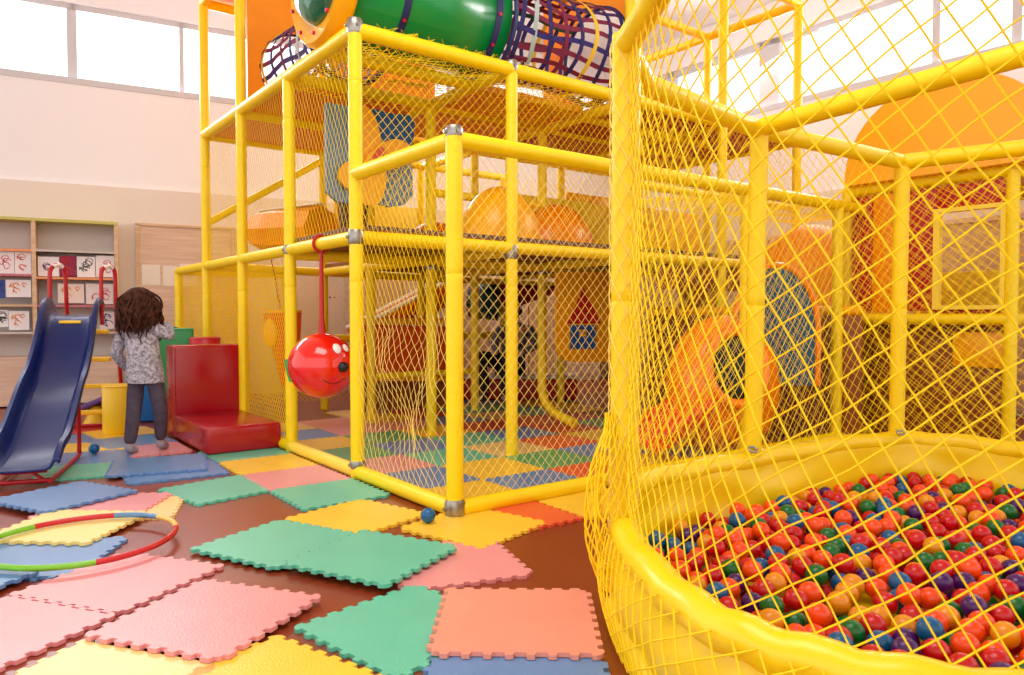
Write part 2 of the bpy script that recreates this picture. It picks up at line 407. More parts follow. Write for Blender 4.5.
# roof nets lying over the low bay and over the second level
kk = dict(NK); kk['cell'] = .06
quad_net(W(0, 0, 1.88), W(0, 4*BV, 1.88), W(BU, 0, 1.9), **kk).build('net', M_net, FR, fixn=False) if False else None
quad_net(W(0, 2*BV, 1.88), W(0, 4*BV, 1.88), W(BU, 2*BV, 1.9), cell=.05, r=.003, wob=.02).build('net', M_net, FR, fixn=False)
quad_net(W(BU, 0, L2-.02), W(BU, 1*BV, L2-.02), W(2.2*BU, 0, L2-.02), cell=.045, r=.003, wob=.05).build('net', M_net, FR, fixn=False)
quad_net(W(BU, BV, L2-.02), W(BU, 2*BV, L2-.02), W(2.2*BU, BV, L2-.02), cell=.045, r=.003, wob=.05).build('net', M_net, FR, fixn=False)
# loose netting fringe over the front top tube
mb = MB()
for k in range(60):
    s = random.uniform(.1, 1.1); p = W(BU, s*BV, L2+.035); a = random.uniform(0, 6.28)
    q = p + V*random.uniform(-.06, .06) + Z*random.uniform(.01, .04) + U*random.uniform(-.04, .04); r2 = p + V*random.uniform(-.09, .09) + U*.04 + Z*.01
    mb.tube([p, q, r2], .0014, 3, cap=False)
mb.build('net_fringe', M_net, FR, fixn=False)
# solid vinyl panels of the frame
def panel(i0, j0, i1, j1, z0, z1, m, th=.03, name='vinyl_panel', lab=None):
    a, b_ = W(i0*BU, j0*BV), W(i1*BU, j1*BV); d = b_-a; mb = MB(); rot = Matrix.Rotation(math.atan2(d.y, d.x), 3, 'Z')
    mb.rbox((a+b_)/2 + Z*(z0+z1)/2, (d.length, th, z1-z0), .012, rot, 2)
    o = mb.build(name, m, FR); 
    if lab: o['label'] = lab
    return o
def holed(o, ax, w0, w1, z0, z1, cw, cz, r, th):
    n = 48; mb = MB(); vs = []; D = th
    for k in range(n):
        a = 2*PI*k/n; c_, s_ = math.cos(a), math.sin(a)
        ts_ = [((w1-cw)/c_ if c_ > 0 else (w0-cw)/c_) if abs(c_) > 1e-6 else 1e9, ((z1-cz)/s_ if s_ > 0 else (z0-cz)/s_) if abs(s_) > 1e-6 else 1e9]
        t = min(ts_)
        for q in (r, t):
            p = o + ax*(cw + c_*q) + Z*(cz + s_*q); vs += [p, p + D]
    fs = []
    for k in range(n):
        a, b_ = 4*k, 4*((k+1) % n); fs += [(a, a+2, b_+2, b_), (a+1, b_+1, b_+3, a+3), (a, b_, b_+1, a+1), (a+2, a+3, b_+3, b_+2)]
    mb.add(vs, fs); return mb.build('vinyl_panel', M_orange, FR, False)
holed(W(3*BU, 0), V, .06, 1.6*BV, L2+.05, L3+.3, .50, L2+.40, .335, U*.03)['label'] = 'orange vinyl panel with round opening'
holed(W(0, 2.37), U, 1.05*BU, 2.0*BU, L2+.1, L3+.4, 1.5, L2+.45, .40, V*.03)['label'] = 'orange vinyl panel with round opening'
deck(2.9*BU, 4.05*BU, -.05, 1.1*BV, L3-.02, M_dome, .04, 'canopy')
panel(2.5, 2.15, 2.5, 3.6, L1+.12, L1+.72, M_yel); panel(4, 1.1, 4, 2.0, L1+.1, L1+.75, M_yel_thin)
panel(3.05, 3.1, 3.05, 3.95, L1+.1, L2-.3, M_dome)
panel(2.0, 2.95, 2.0, 3.9, L1+.12, 2.1, M_dome, lab='amber yellow panel'); panel(1.6, 3.2, 1.6, 3.75, .55, L1-.1, M_dome)
# dark netting panel hung inside the front, right part: brown floor edge
panel(1.02, 2.3, 1.02, 3.9, L1-.25, L1-.05, M_brown, lab='brown valance')

# ------------------------------------------------------------------ crawl tube and rope tunnels on the top level
uc = 1.50; zc = L2 + .05 + .40
def ring_pts(c, a1, a2, r, n=40): return [c + a1*math.cos(2*PI*k/n)*r + a2*math.sin(2*PI*k/n)*r for k in range(n)]
CT = empty('crawl_tube', W(uc, .7, L2+.05), 'green plastic crawl tube with orange end ring and domed window, top level', 'play tunnel')
def cyl(c0, c1, r, n=40, ts_=1):
    mb = MB(); mb.tube([c0, c0.lerp(c1, .5), c1], r, n, cap=False); return mb
mb = cyl(W(uc, .0, zc), W(uc, 1.21, zc), .38, 48); solid(mb.build('tube_shell', M_green_pl, CT), .012)
mb = MB()
prof = [(.30, -.02), (.41, -.05), (.435, -.02), (.435, .06), (.40, .09), (.36, .08), (.30, .03)]
def ringlathe(prof, c, ax, e1, e2, n=48):
    mb = MB(); m = len(prof)
    for k in range(n):
        a = 2*PI*k/n
        for (r, h) in prof: mb.v.append(tuple(c + ax*h + (e1*math.cos(a)+e2*math.sin(a))*r))
    for k in range(n):
        k2 = (k+1) % n
        for j in range(m):
            j2 = (j+1) % m; mb.f.append((k*m+j, k2*m+j, k2*m+j2, k*m+j2))
    return mb
rg = ringlathe(prof, W(uc, -.03, zc), V, U, Z).build('end_ring', M_dome, CT); rg['label'] = 'amber end ring'
mb = MB()
rotV = Matrix((U, Z, -V)).transposed()
mb.ell(W(uc, -.04, zc), (.30, .30, .16), 32, 10, rotV, 0.0)
dm = mat('dark_green_dome', (8, 92, 70), .06, .8, coat=.6, rgb2=(20, 130, 90), noise_scale=3)
mb.build('window_dome', dm, CT)
for k in range(10):
    a = 2*PI*k/10+.3; c = W(uc, -.085, zc) + U*math.cos(a)*.365 + Z*math.sin(a)*.365; mb = MB(); mb.tube([c, c-V*.018], .013, 10)
    mb.build('rivet', mat('red_cap', (200, 20, 40), .4), CT)
for s in (.40, 1.10):
    ringlathe([(.382, -.025), (.392, -.025), (.392, .025), (.382, .025)], W(uc, s, zc), V, U, Z).build('strap', M_navy, CT)
    for k in range(12):
        a = 2*PI*k/12+.2; d = U*math.cos(a)+Z*math.sin(a); c = W(uc, s, zc)+d*.392; mb = MB(); mb.tube([c, c+d*.01], .012, 8)
        mb.build('strap_rivet', MATS['red_cap'], CT)

def rope_tunnel(name, c0, c1, r, label, e1, lengthwise, hoops, waist=.9):
    c0, c1 = Vector(c0), Vector(c1); ax = (c1-c0).normalized(); e2 = ax.cross(e1); L = (c1-c0).length
    T = empty(name, c0.lerp(c1, .5) - Z*r, label, 'play tunnel')
    def P(a, t, h=0):
        rr = r*(waist + (1-waist)*abs(2*t-1)**1.6) + h; return c0 + ax*t*L + (e1*math.cos(a)+e2*math.sin(a))*rr
    cols = [(120, 20, 60), (40, 30, 110), (20, 84, 60), (170, 190, 185), (230, 190, 40), (150, 20, 50), (60, 30, 90)]
    def band(pts, wd, m, nm):           # flat webbing with a thickness
        o = MB(); n = len(pts); vs = []; fs = []
        for i, (p, wdir, nrm) in enumerate(pts):
            for (a, b_) in ((-1, -1), (1, -1), (1, 1), (-1, 1)): vs.append(p + wdir*wd/2*a + nrm*.002*b_)
        for i in range(n-1):
            for k in range(4): fs.append((i*4+k, i*4+(k+1) % 4, (i+1)*4+(k+1) % 4, (i+1)*4+k))
        o.add(vs, fs); return o.build(nm, m, T, True)
    for k in range(lengthwise):
        a = 2*PI*k/lengthwise; cm = cols[(k*3) % 7] if k % 3 == 0 else (120, 20, 60); pts = []
        for i in range(13):
            t = i/12; aa = a+.06*math.sin(t*9+k); rad = (e1*math.cos(aa)+e2*math.sin(aa)); tan = ax.cross(rad)
            pts.append((P(aa, t, .004*(-1)**(i+k)), tan, rad))
        band(pts, .036, mat('webbing_%d_%d_%d' % cm, cm, .8), 'webbing_strap')
    for k in range(hoops):
        t = (k+.5)/hoops; cm = cols[(k*2+1) % 7] if k % 2 else (36, 30, 96); pts = []
        for i in range(49):
            a = 2*PI*i/48; rad = (e1*math.cos(a)+e2*math.sin(a)); pts.append((P(a, t + .02*math.sin(a*3+k), .004), ax, rad))
        band(pts, .038, mat('webbing_%d_%d_%d' % cm, cm, .8), 'webbing_hoop')
    for t in (0, 1):
        mb = MB(); mb.tube([P(2*PI*i/40, t) for i in range(40)], .018, 8, closed=True); mb.build('end_hoop', M_navy, T)
    return T
rope_tunnel('rope_tunnel', W(uc, 1.24, zc-.0), W(uc, 2.38, zc-.0), .39, 'multicoloured webbing rope tunnel leading right from the green tube', U, 22, 8)
rope_tunnel('rope_tunnel', W(2.22, .50, zc-.05), W(3.29, .50, zc-.05), .34, 'multicoloured webbing rope tunnel left of the orange ring', V, 20, 6)

# ------------------------------------------------------------------ things inside the frame
# blue play panel with a padded yellow animal face
def onplane(u): return W(u, 0, 0), U
pu, pn = onplane(2.08)
def up(px, py, u):
    p = PP(px, py, W(u, 0, 0), U); return p
PN = empty('animal_play_panel', up(368, 200, 2.08), 'slate blue vinyl panel with padded yellow animal, behind the netting', 'play panel')
def pix_panel(pts, u, th, m, name, parent, off=0):
    P_ = [up(x, y, u) - U*off for x, y in pts]; o = P_[0]
    poly = [((p-o).dot(V), (p-o).z) for p in P_]
    mb = MB(); mb.prism(poly, o, V, Z, U*th); return mb.build(name, m, parent)
def blob(pts, n=6):                         # smooth closed outline through points
    out = []; L = len(pts)
    for i in range(L):
        p0, p1, p2, p3 = [pts[(i+k-1) % L] for k in range(4)]
        for k in range(n):
            t = k/n; out.append(tuple(.5*((2*p1[a]) + (-p0[a]+p2[a])*t + (2*p0[a]-5*p1[a]+4*p2[a]-p3[a])*t*t + (-p0[a]+3*p1[a]-3*p2[a]+p3[a])*t**3) for a in (0, 1)))
    return out
m_slate = mat('slate_blue_vinyl', (96, 138, 168), .5, noise_amt=.08); m_dblue = mat('deep_blue_vinyl', (18, 84, 140), .5)
pix_panel([(326,102),(412,118),(412,150),(413,196),(404,205),(390,207),(376,203),(364,199),(350,203),(338,202),(327,192)], 2.08, .04, m_slate, 'panel_board', PN)
pix_panel(blob([(366,110),(390,114),(411,118),(412,140),(404,150),(394,138),(382,140),(372,134)]), 2.08, .02, m_dblue, 'blue_patch', PN, .022)
pix_panel(blob([(350,112),(364,108),(374,122),(380,150),(384,180),(376,204),(358,203),(352,180),(351,150)]), 2.08, .04, M_dome, 'animal_body', PN, .045)
pix_panel(blob([(336,178),(341,165),(352,162),(360,172),(358,186),(346,190)]), 2.08, .03, M_dome, 'animal_paw', PN, .05)
pix_panel(blob([(362,158),(376,146),(392,141),(404,148),(404,160),(394,168),(378,172),(366,170)]), 2.08, .05, M_dome, 'animal_muzzle', PN, .08)
pix_panel(blob([(367,165),(369,156),(375,149),(379,154),(376,162),(371,166)]), 2.08, .02, mat('coral_vinyl', (226, 88, 70), .5), 'animal_mouth', PN, .10)
# two posts' worth of dark climbing net column left of the panel
CL = empty('net_climbing_column', W(2.45, .62, L1+.07), 'dark red padded climbing column below the blue panel', 'climbing column')
mb = MB(); c = W(2.45, .62, 0); mb.tube([c+Z*(L1+.07), c+Z*1.7, c+Z*1.95, c+Z*2.25], [.15, .11, .13, .12], 18); mb.build('column_body', mat('maroon_vinyl', (120, 30, 16), .6, rgb2=(60, 30, 20), noise_scale=14), CL)
mb = MB(); mb.tube([c+Z*1.55, c+Z*1.62], .155, 18); mb.build('column_band', M_redor2, CL)
# octagonal soft drum
DR = empty('soft_play_drum', W(2.9, .35, L1+.1), 'orange eight-sided soft drum lying on the netted walkway', 'foam drum')

c0 = PY(262, 231, 6.55); c1 = PY(322, 229, 6.1)
ax = (c1-c0).normalized(); e1 = Vector((-ax.y, ax.x, 0)).normalized(); 
mb = MB(); mb.tube([c0, c0.lerp(c1, .25), c1], [.17, .19, .19], 8); mb.build('drum_body', M_orange, DR, smooth=False)
mb = MB(); mb.tube([c0-ax*.014, c0-ax*.002], .165, 8); mb.build('drum_end', M_redor, DR, smooth=False)
mb = MB(); mb.box(c0.lerp(c1, .5)+Z*.19, ((c1-c0).length, .1, .012), Matrix.Rotation(math.atan2(ax.y, ax.x), 3, 'Z')); mb.build('drum_seam', M_white, DR, False)
# amber domes on the first deck
def dome(c, rx, ry, rz, m, label, rim=True):
    D = empty('tunnel_hood', c, label, 'hood')
    mb = MB(); mb.ell(c, (rx, ry, rz), 32, 12, Matrix.Rotation(math.atan2(V.y, V.x), 3, 'Z'), 0.0); mb.build('hood_shell', m, D)
    mb = MB(); pts = [c + V*math.cos(a)*rx*1.03 + U*math.sin(a)*ry*1.03 + Z*.012 for a in [2*PI*k/32 for k in range(32)]]; mb.tube(pts, .014, 8, closed=True); mb.build('hood_rim', m, D)
def ondeck(px, Y): p = PY(px, 240, Y); return Vector((p.x, p.y, L1+.085))
dome(ondeck(500, 5.75), .33, .3, .44, M_dome, 'round amber hood on the deck behind the short front post')
dome(ondeck(556, 6.6), .38, .3, .43, M_orange_pl, 'orange hood at the right end of the deck')
dome(ondeck(436, 6.5), .30, .25, .26, M_redor2, 'low red-orange hood at the left of the amber one')
# hanging red ball toy
AB = W(1.62, 0, 0)
bc = Vector((AB.x, AB.y, 0)) + Z*.665; br = .222; fx = (V*.8 - U*.55).normalized() ; fx = Vector((.93, -.25, -.05)).normalized()
HB = empty('hanging_ball_toy', bc - Z*br, 'shiny red round face toy with green leaf hung on a strap', 'hanging toy')
m_apple = mat('glossy_red_vinyl', (232, 28, 14), .14, .6, coat=.4)
mb = MB(); mb.ell(bc, (br, br, br*.98), 40, 24); mb.build('ball_body', m_apple, HB)
def onball(px, py, k=1.0):                # point of the ball's near skin
    d = ray(px, py).normalized(); oc = CP - bc; b_ = oc.dot(d); q = b_*b_ - (oc.dot(oc) - (br*k)**2)
    return CP + d*(-b_ - math.sqrt(max(q, 0)))
def nrm(p): return (p-bc).normalized()
for (x, y, r_, m, nm) in ((337, 348.5, .034, M_white, 'eye'), (345.5, 348, .026, M_white, 'eye')):
    p = onball(x, y); q = nrm(p).to_track_quat('Z', 'Y').to_matrix(); mb = MB(); mb.ell(p, (r_*.85, r_*1.1, .012), 16, 8, q); e_ = mb.build(nm, m, HB)
    p2 = p + nrm(p)*.011 + Vector((.008, 0, -.004)); mb = MB(); mb.ell(p2, (r_*.4, r_*.5, .006), 12, 6, q); mb.build('pupil', M_blackish, e_)
p = onball(343, 367); mb = MB(); mb.ell(p, (.036, .036, .034), 18, 10); mb.build('nose', M_blackish, HB)
mb = MB(); mb.tube([onball(x, y, 1.003) for x, y in ((323, 380), (328, 383), (334, 384), (340, 382), (345, 378))], .004, 6); mb.build('mouth', mat('dark_red_line', (140, 8, 10), .3), HB)
mb = MB(); lp = bc - fx*br*.86 + Vector((.0, -.13, -.03))
lq = blob([(-.055, .055), (.0, .07), (.05, .055), (.055, 0), (.03, -.05), (-.01, -.085), (-.035, -.04), (-.05, .01)])
ld = Vector((.85, -.5, 0)).normalized(); mb.prism(lq, lp, ld, Z, Vector((.5, .85, 0))*.035); mb.build('leaf', mat('green_foam', (30, 160, 60), .4), HB)
mb = MB(); top = W(1.62, 0, L1); mb.tube([bc+Z*br*.97, bc+Z*(br+.1), top - Z*.03], [.026, .017, .013], 8)
mb.tube([top + U*.0 + (V*math.cos(a)+Z*math.sin(a))*.054 for a in [2*PI*k/16 for k in range(16)]], .011, 8, closed=True); mb.build('strap', M_redpaint, HB)
# hanging cone bag
cb = W(2.55, .42, 0); cb = PY(283, 350, 6.0)
CB = empty('hanging_cone_bag', Vector((cb.x, cb.y, .42)), 'orange-red tapered punch bag hung by a cord behind netting', 'punch bag')
cx = Vector((cb.x, cb.y, 0)); mb = MB()
mb.tube([cx+Vector((.05, 0, .42)), cx+Vector((.03, 0, .70)), cx+Vector((0, 0, 1.02))], [.06, .105, .15], 20); mb.build('bag_body', M_redor2, CB)
mb = MB(); mb.tube([cx+Z*1.02, cx+Z*1.04], .152, 20); mb.build('bag_rim', M_dome, CB)
mb = MB(); q = Vector((0, -1, 0)).to_track_quat('Z', 'Y').to_matrix(); mb.ell(cx+Vector((-.06, -.125, .86)), (.055, .12, .02), 18, 8, q); mb.build('bag_patch', M_dome, CB)
mb = MB(); mb.tube([cx+Z*1.04+Vector((-.02, 0, 0)), cx+Vector((-.05, 0, 1.25)), cx+Vector((-.09, 0, L1-.02))], .006, 6); mb.build('cord', M_dred, CB)
# yellow panel with a house
HP = empty('house_play_panel', up(585, 362, 1.9), 'amber rounded panel with red and blue house emblem under the deck', 'play panel')
hp = [(557,272),(614,272),(614,362),(575,362),(566,360),(559,354),(557,345)]
pix_panel(hp, 1.9, .03, M_dome, 'panel_board', HP)
pix_panel([(583,288),(567,323.5),(600,323.5)], 1.9, .01, mat('red_emblem', (200, 20, 20), .5), 'house_roof', HP, .012)
pix_panel([(570,325),(595,325),(595,349),(570,349)], 1.9, .01, mat('blue_emblem', (20, 90, 170), .5), 'house_wall', HP, .012)
for (x, y) in ((579.6, 331), (583.4, 331), (579.6, 334.8), (583.4, 334.8)):
    pix_panel([(x-1.5, y-1.5), (x+1.5, y-1.5), (x+1.5, y+1.5), (x-1.5, y+1.5)], 1.9, .005, M_dome, 'house_window', HP, .02)
# low enclosure with orange walls under the deck at the back
LO = empty('low_orange_wall', W(3.3, 1.6, 0), 'low red-orange padded wall with yellow rails at the back', 'padded wall')
def wallpiece(pts, th, m, name, parent, u):
    return pix_panel(pts, u, th, m, name, parent)
wallpiece([(362,326),(446,326),(446,374),(362,374)], .08, M_redor2, 'wall_pad', LO, 3.75)
wallpiece([(362,318),(446,318),(446,325),(362,325)], .10, M_dome, 'top_rail', LO, 3.72)
wallpiece([(362,374),(446,374),(446,381),(362,381)], .10, M_dome, 'bottom_rail', LO, 3.72)
wallpiece([(362,381),(446,381),(446,412),(362,412)], .06, M_brown, 'skirt', LO, 3.8)
SC = empty('tube_slide', W(4.1, 1.9, .6), 'orange and green slide chute with white rim behind the low wall', 'slide')
a, b_ = PY(362, 330, 8.9), PY(450, 284, 9.3)
def trough(a, b_, wd, dp, m, rimm, parent, side=None):
    ax = (b_-a).normalized(); sd = side or Vector((-ax.y, ax.x, 0)).normalized(); upv = sd.cross(ax); 
    if upv.z < 0: upv = -upv
    def fn(s, t): an = PI*t; return a + ax*s*(b_-a).length + sd*math.cos(an)*wd + upv*(dp - math.sin(an)*dp)
    mb = MB(); mb.grid(fn, 10, 14); o = mb.build('chute', m, parent); solid(o, .02)
    for t in (0, 1):
        mb = MB(); mb.tube([fn(s/10, t) for s in range(11)], .03, 8); mb.build('chute_rim', rimm, parent)
trough(a - Z*.25, b_ - Z*.25, .35, .3, M_redor, M_white, SC)
mb = MB(); mb.tube([PY(424, 308, 9.6), PY(440, 294, 9.6), PY(452, 296, 9.6)], .17, 20); mb.build('green_elbow', M_green_pl, SC)
DT = empty('teal_crawl_tube', PY(484, 320, 9.3), 'dark teal tube section behind the netting under the deck', 'play tunnel')
mb = MB(); mb.tube([PY(473, 300, 9.3), PY(497, 302, 9.2)], .22, 24, cap=False); solid(mb.build('tube_shell', M_tealc, DT), .02)
mb = MB(); mb.tube([PY(495, 302, 9.2), PY(498, 302, 9.2)], .235, 24); mb.build('tube_flange', mat('dark_green_vinyl', (10, 60, 40), .5), DT)
RA = empty('red_awning', PY(530, 300, 9.2), 'dark red slanted vinyl awning at the back under the deck', 'awning')
mb = MB(); P4 = [PY(495, 283, 9.2), PY(556, 285, 9.2), PY(550, 292, 9.0), PY(505, 308, 9.0)]; mb.add(P4 + [p-Z*.04 for p in P4], [(0,1,2,3),(7,6,5,4),(0,4,5,1),(1,5,6,2),(2,6,7,3),(3,7,4,0)]); mb.build('awning_sheet', M_dred, RA, False)
mb = MB(); mb.tube([P4[0], P4[1]], .03, 8); mb.build('awning_rail', M_yel, RA)

# bench with the seated person
BN = empty('padded_bench', PY(505, 410, 8.5), 'dark red padded bench under the seated person', 'bench')
bc0 = PY(500, 400, 8.75); mb = MB(); mb.rbox(Vector((bc0.x+.15, bc0.y, .14)), (1.5, .5, .24), .03); mb.build('bench_pad', M_dred, BN)
mb = MB(); mb.rbox(Vector((bc0.x+.15, bc0.y, .275)), (1.52, .52, .03), .012); mb.build('bench_top', mat('pale_bench_top', (220, 205, 190), .6), BN)

# ------------------------------------------------------------------ floor tiles
def tile_outline(s=.5, pitch=5, tab=.0055):
    # one side curve f(t): square-ish tabs, the same curve on opposite sides so tiles interlock
    n = 2*pitch; side = []
    for k in range(n):
        sg = tab if k % 2 == 0 else -tab; a, b_ = k/n, (k+1)/n; e = .010*sg/abs(sg)
        side += [(a + .004 - e*.5 if k else .030, sg), (b_ - .004 + e*.5 if k < n-1 else .970, sg)]
    h = s/2; out = []
    out += [(-h + s*t, -h + o) for t, o in side]                 # bottom, left to right
    out += [(h, -h)] + [(h + o, -h + s*t) for t, o in side]       # right, up
    out += [(h - s*t, h + o2) for t, o2 in [(1-tt, oo) for tt, oo in reversed(side)]]
    out += [(-h, h)]
    out += [(-h + o2, h - s*t) for t, o2 in [(1-tt, oo) for tt, oo in reversed(side)]]
    return out
TH = .014
def make_tile_mesh(s):
    ol = tile_outline(s, 8, .0085); bm = bmesh.new()
    vs = [bm.verts.new((x, y, 0)) for x, y in ol]; f = bm.faces.new(vs)
    r = bmesh.ops.extrude_face_region(bm, geom=[f]); 
    for v in [g for g in r['geom'] if isinstance(g, bmesh.types.BMVert)]: v.co.z = TH
    bmesh.ops.triangulate(bm, faces=[f for f in bm.faces if len(f.verts) > 4])
    bmesh.ops.recalc_face_normals(bm, faces=bm.faces)
    me = bpy.data.meshes.new('foam_tile'); bm.to_mesh(me); bm.free(); return me
TM = {}
def tile(col, c, ang, label, z=0.001, size=.5, tilt=(0, 0), group=None):
    k = (col, size)
    if k not in TM: TM[k] = make_tile_mesh(size); TM[k].materials.append(foam(col))
    o = bpy.data.objects.new('foam_tile', TM[k]); S.collection.objects.link(o)
    o.location = (c[0], c[1], z); o.rotation_euler = (tilt[0], tilt[1], ang)
    return tag(o, label, 'floor tile', group)
def tile_px(col, a, b_, label, z=0.001, side='L', size=None, **k):
    """a, b_: two neighbouring corners; the tile lies to the left of a -> b_ (seen from above)"""
    p, q = G(*a), G(*b_); d = (q-p); d.z = 0; L = d.length; d.normalize(); n = Vector((-d.y, d.x, 0)); s = size or .5
    if side == 'R': n = -n
    m = (p+q)/2; c = m + n*s/2
    return tile(col, c, math.atan2(d.y, d.x), label, z, s, **k)
def tile_sq(col, pts, label, z=0.001, size=.5, **k):       # best square through four corners, in order
    P_ = [Vector(G(*p)) if len(p) == 2 and abs(p[0]) > 20 or len(p) == 2 and p[1] > 100 else Vector((p[0], p[1], 0)) for p in pts]
    c = sum(P_, Vector())/len(P_); d = Vector()
    R90 = Matrix.Rotation(-PI/2, 3, 'Z'); acc = Vector()
    sgn = 1 if (P_[1]-P_[0]).cross(P_[2]-P_[1]).z > 0 else -1
    for i in range(4):
        e = P_[(i+1) % 4] - P_[i]; acc += Matrix.Rotation(-sgn*i*PI/2, 3, 'Z') @ e
    return tile(col, c, math.atan2(acc.y, acc.x), label, z, size, **k)

LV = .016
tile_sq('salmon', [(442,597),(592,599),(608,664),(423,662)], 'salmon pink foam tile lying square beside the ball pit net', .001+LV)
tile_sq('blue', [(425,664),(608,668),(625,760),(405,760)], 'blue foam tile at the bottom edge below the salmon tile', .001)
tile_px('teal', (295,631), (415,588), 'teal foam tile partly under the left side of the salmon tile', .001, 'R')
tile_sq('teal', [(362,538),(462,555),(387,597),(277,573)], 'front teal foam tile of the overlapping pair before the yellow tiles', .001+LV*1.6)
tile_sq('teal', [(188,556),(283,523),(362,540),(277,575)], 'long left teal foam tile of the overlapping pair before the yellow tiles', .001+LV*.7)
tile('yellow', ((-1.10-.82-.42-.72)/4, (3.54+3.92+3.62+3.26)/4), math.atan2(-.30, .40), 'yellow foam tile just behind the two large teal tiles', .001)
tile('yellow', ((-.82-.42-.03-.33)/4+.22, (3.92+3.62+3.33+2.97)/4-.03), math.atan2(-.30, .40), 'yellow foam tile under the small blue ball by the frame foot', .001+.002)
tile_sq('pink', [(481,541),(511,577),(415,589),(400,556)], 'bright pink foam tile poking out right of the teal pair', .0005)
tile_sq('orange', [(500,539),(586,521),(522,499),(440,514)], 'orange-red foam tile along the base tube right of the frame foot', .0012)
p = G(586, 521); e1 = Vector((.414, .29, 0)).normalized(); e2 = Vector((-.29, .414, 0)).normalized()
c = p + e1*.25 + e2*.25; tile('yellow', c, math.atan2(e1.y, e1.x), 'yellow foam tile along the base tube beside the tall pit post', .001)
tile_px('cream', (84,644), (222,668), 'pale yellow foam tile at the bottom edge left of centre', .001, 'R')
tile_px('yellow', (298,648), (369,676), 'yellow foam tile at the bottom edge between pink and teal', .001, 'R')
tile_sq('pink', [(321,606),(226,669),(89,641),(197,588)], 'pink foam tile in front, its right corner beside the teal tile', .001+LV)
tile('pink', (-1.455, 2.725), math.atan2(-.48, -.17), 'pink foam tile lying in front of the hoop', .002)
tile('pink', (-1.625, 2.245), math.atan2(-.48, -.17), 'pink foam tile at the left edge nearest the camera', .002)
tile('blue', (-1.93, 2.98), math.atan2(.1, 1), 'light blue foam tile inside the hoop', .001)
tile('blue', (-2.1, 2.62), math.atan2(.3, -1), 'blue foam tile under the hoop at the left edge', .001+LV)
tile('lemon', (-2.05, 3.38), math.atan2(-.06, 1), 'cream yellow foam tile under the back of the hoop', .001+LV)
tile('pink', (-2.10, 3.77), math.atan2(-.0, 1)+.06, 'pink foam tile between the blue tile and the hoop', .001+LV*.5)
tile('cream', (-1.98, 3.76), math.atan2(-.0, 1)+.30, 'yellow foam tile showing as a strip below the pink one', .0005)
tile_sq('blue', [(32,520),(134,496),(80,490),(2,508)], 'blue foam tile right before the foot of the slide', .001+LV*1.7)
tile_sq('blue', [(112,483),(205,477),(197,456),(118,461)], 'blue foam tile just in front of the girl, upper of two', .001+LV, size=.56)
tile_sq('blue', [(124,490),(222,478),(205,457),(135,468)], 'blue foam tile slid under the one before the girl', .001, size=.56)
tile_sq('pink', [(122,461),(194,455),(160,443),(112,448)], 'pink foam tile under the girl', .0008)
tile_sq('teal', [(39,484),(114,477),(118,463),(60,466)], 'teal foam tile beside the slide, nearest of that row', .001)
tile_sq('blue', [(60,466),(118,463),(118,453),(65,456)], 'blue foam tile beside the slide, behind the teal one', .0012)
tile_sq('yellow', [(64,456),(112,452),(108,443),(66,446)], 'yellow foam tile under the small ball by the slide', .001)
tile_sq('blue', [(66,446),(106,443),(100,434),(66,436)], 'blue foam tile behind the yellow tile by the slide', .0014)
tile_sq('red', [(62,436),(98,434),(92,427),(58,429)], 'red foam tile at the foot of the yellow steps', .0016)
tile_sq('blue', [(112,452),(158,443),(145,436),(106,442)], 'blue foam tile between slide and red seat', .0018)
tile_sq('yellow', [(104,441),(146,435),(138,428),(98,433)], 'yellow foam tile beneath the yellow cylinder', .0018)
tile_sq('teal', [(165,491),(209,504),(273,493),(232,477)], 'teal foam tile in front of the red seat', .001)
gridc = {(0,0):'yellow',(0,1):'blue',(0,2):'orange',(0,3):'yellow',(1,0):'blue',(1,1):'yellow',(1,2):'green',(1,3):'blue',(1,4):'yellow',
 (2,0):'pink',(2,1):'teal',(2,2):'cream',(2,3):'orange',(2,4):'yellow',(3,0):'green',(3,1):'blue',(3,2):'teal',(3,3):'blue',(3,4):'red',(3,5):'green',
 (4,0):'yellow',(4,1):'green',(4,2):'yellow',(4,3):'red',(4,4):'orange',(4,5):'red',(5,0):'blue',(5,1):'pink',(5,2):'salmon',(5,3):'blue',(5,4):'cream',(5,5):'teal',(5,6):'yellow',
 (6,0):'cream',(6,1):'salmon',(6,2):'yellow',(6,3):'red',(6,4):'teal',(6,5):'green',(6,6):'yellow',(7,2):'cream',(7,3):'red',(7,4):'yellow',(7,5):'blue',(7,6):'red',(7,7):'green',
 (1,-1):'teal',(2,-1):'pink',(3,-1):'yellow',(4,-1):'teal',(0,4):'blue',(0,5):'orange',(1,5):'green'}
nth = ['first', 'second', 'third', 'fourth', 'fifth', 'sixth', 'seventh', 'eighth']
aU = math.atan2(U.y, U.x)
for (i, j), c in gridc.items():
    if j < 0: lab = '%s foam tile outside the frame, %s row back beside its left base tube' % (c, nth[i])
    else: lab = '%s foam tile inside the frame, %s row back, %s from its left side' % (c, nth[i], nth[j])
    s0 = 0.0 if j < 0 else .06
    p = W(.06 + .5*i + .25, s0 + .5*j + .25 - (.05 if j < 0 else 0))
    tile(c, p, aU, lab, .001 if j >= 0 else .002, size=.5, group='foam tiles laid in a grid inside the frame' if j >= 0 else None)

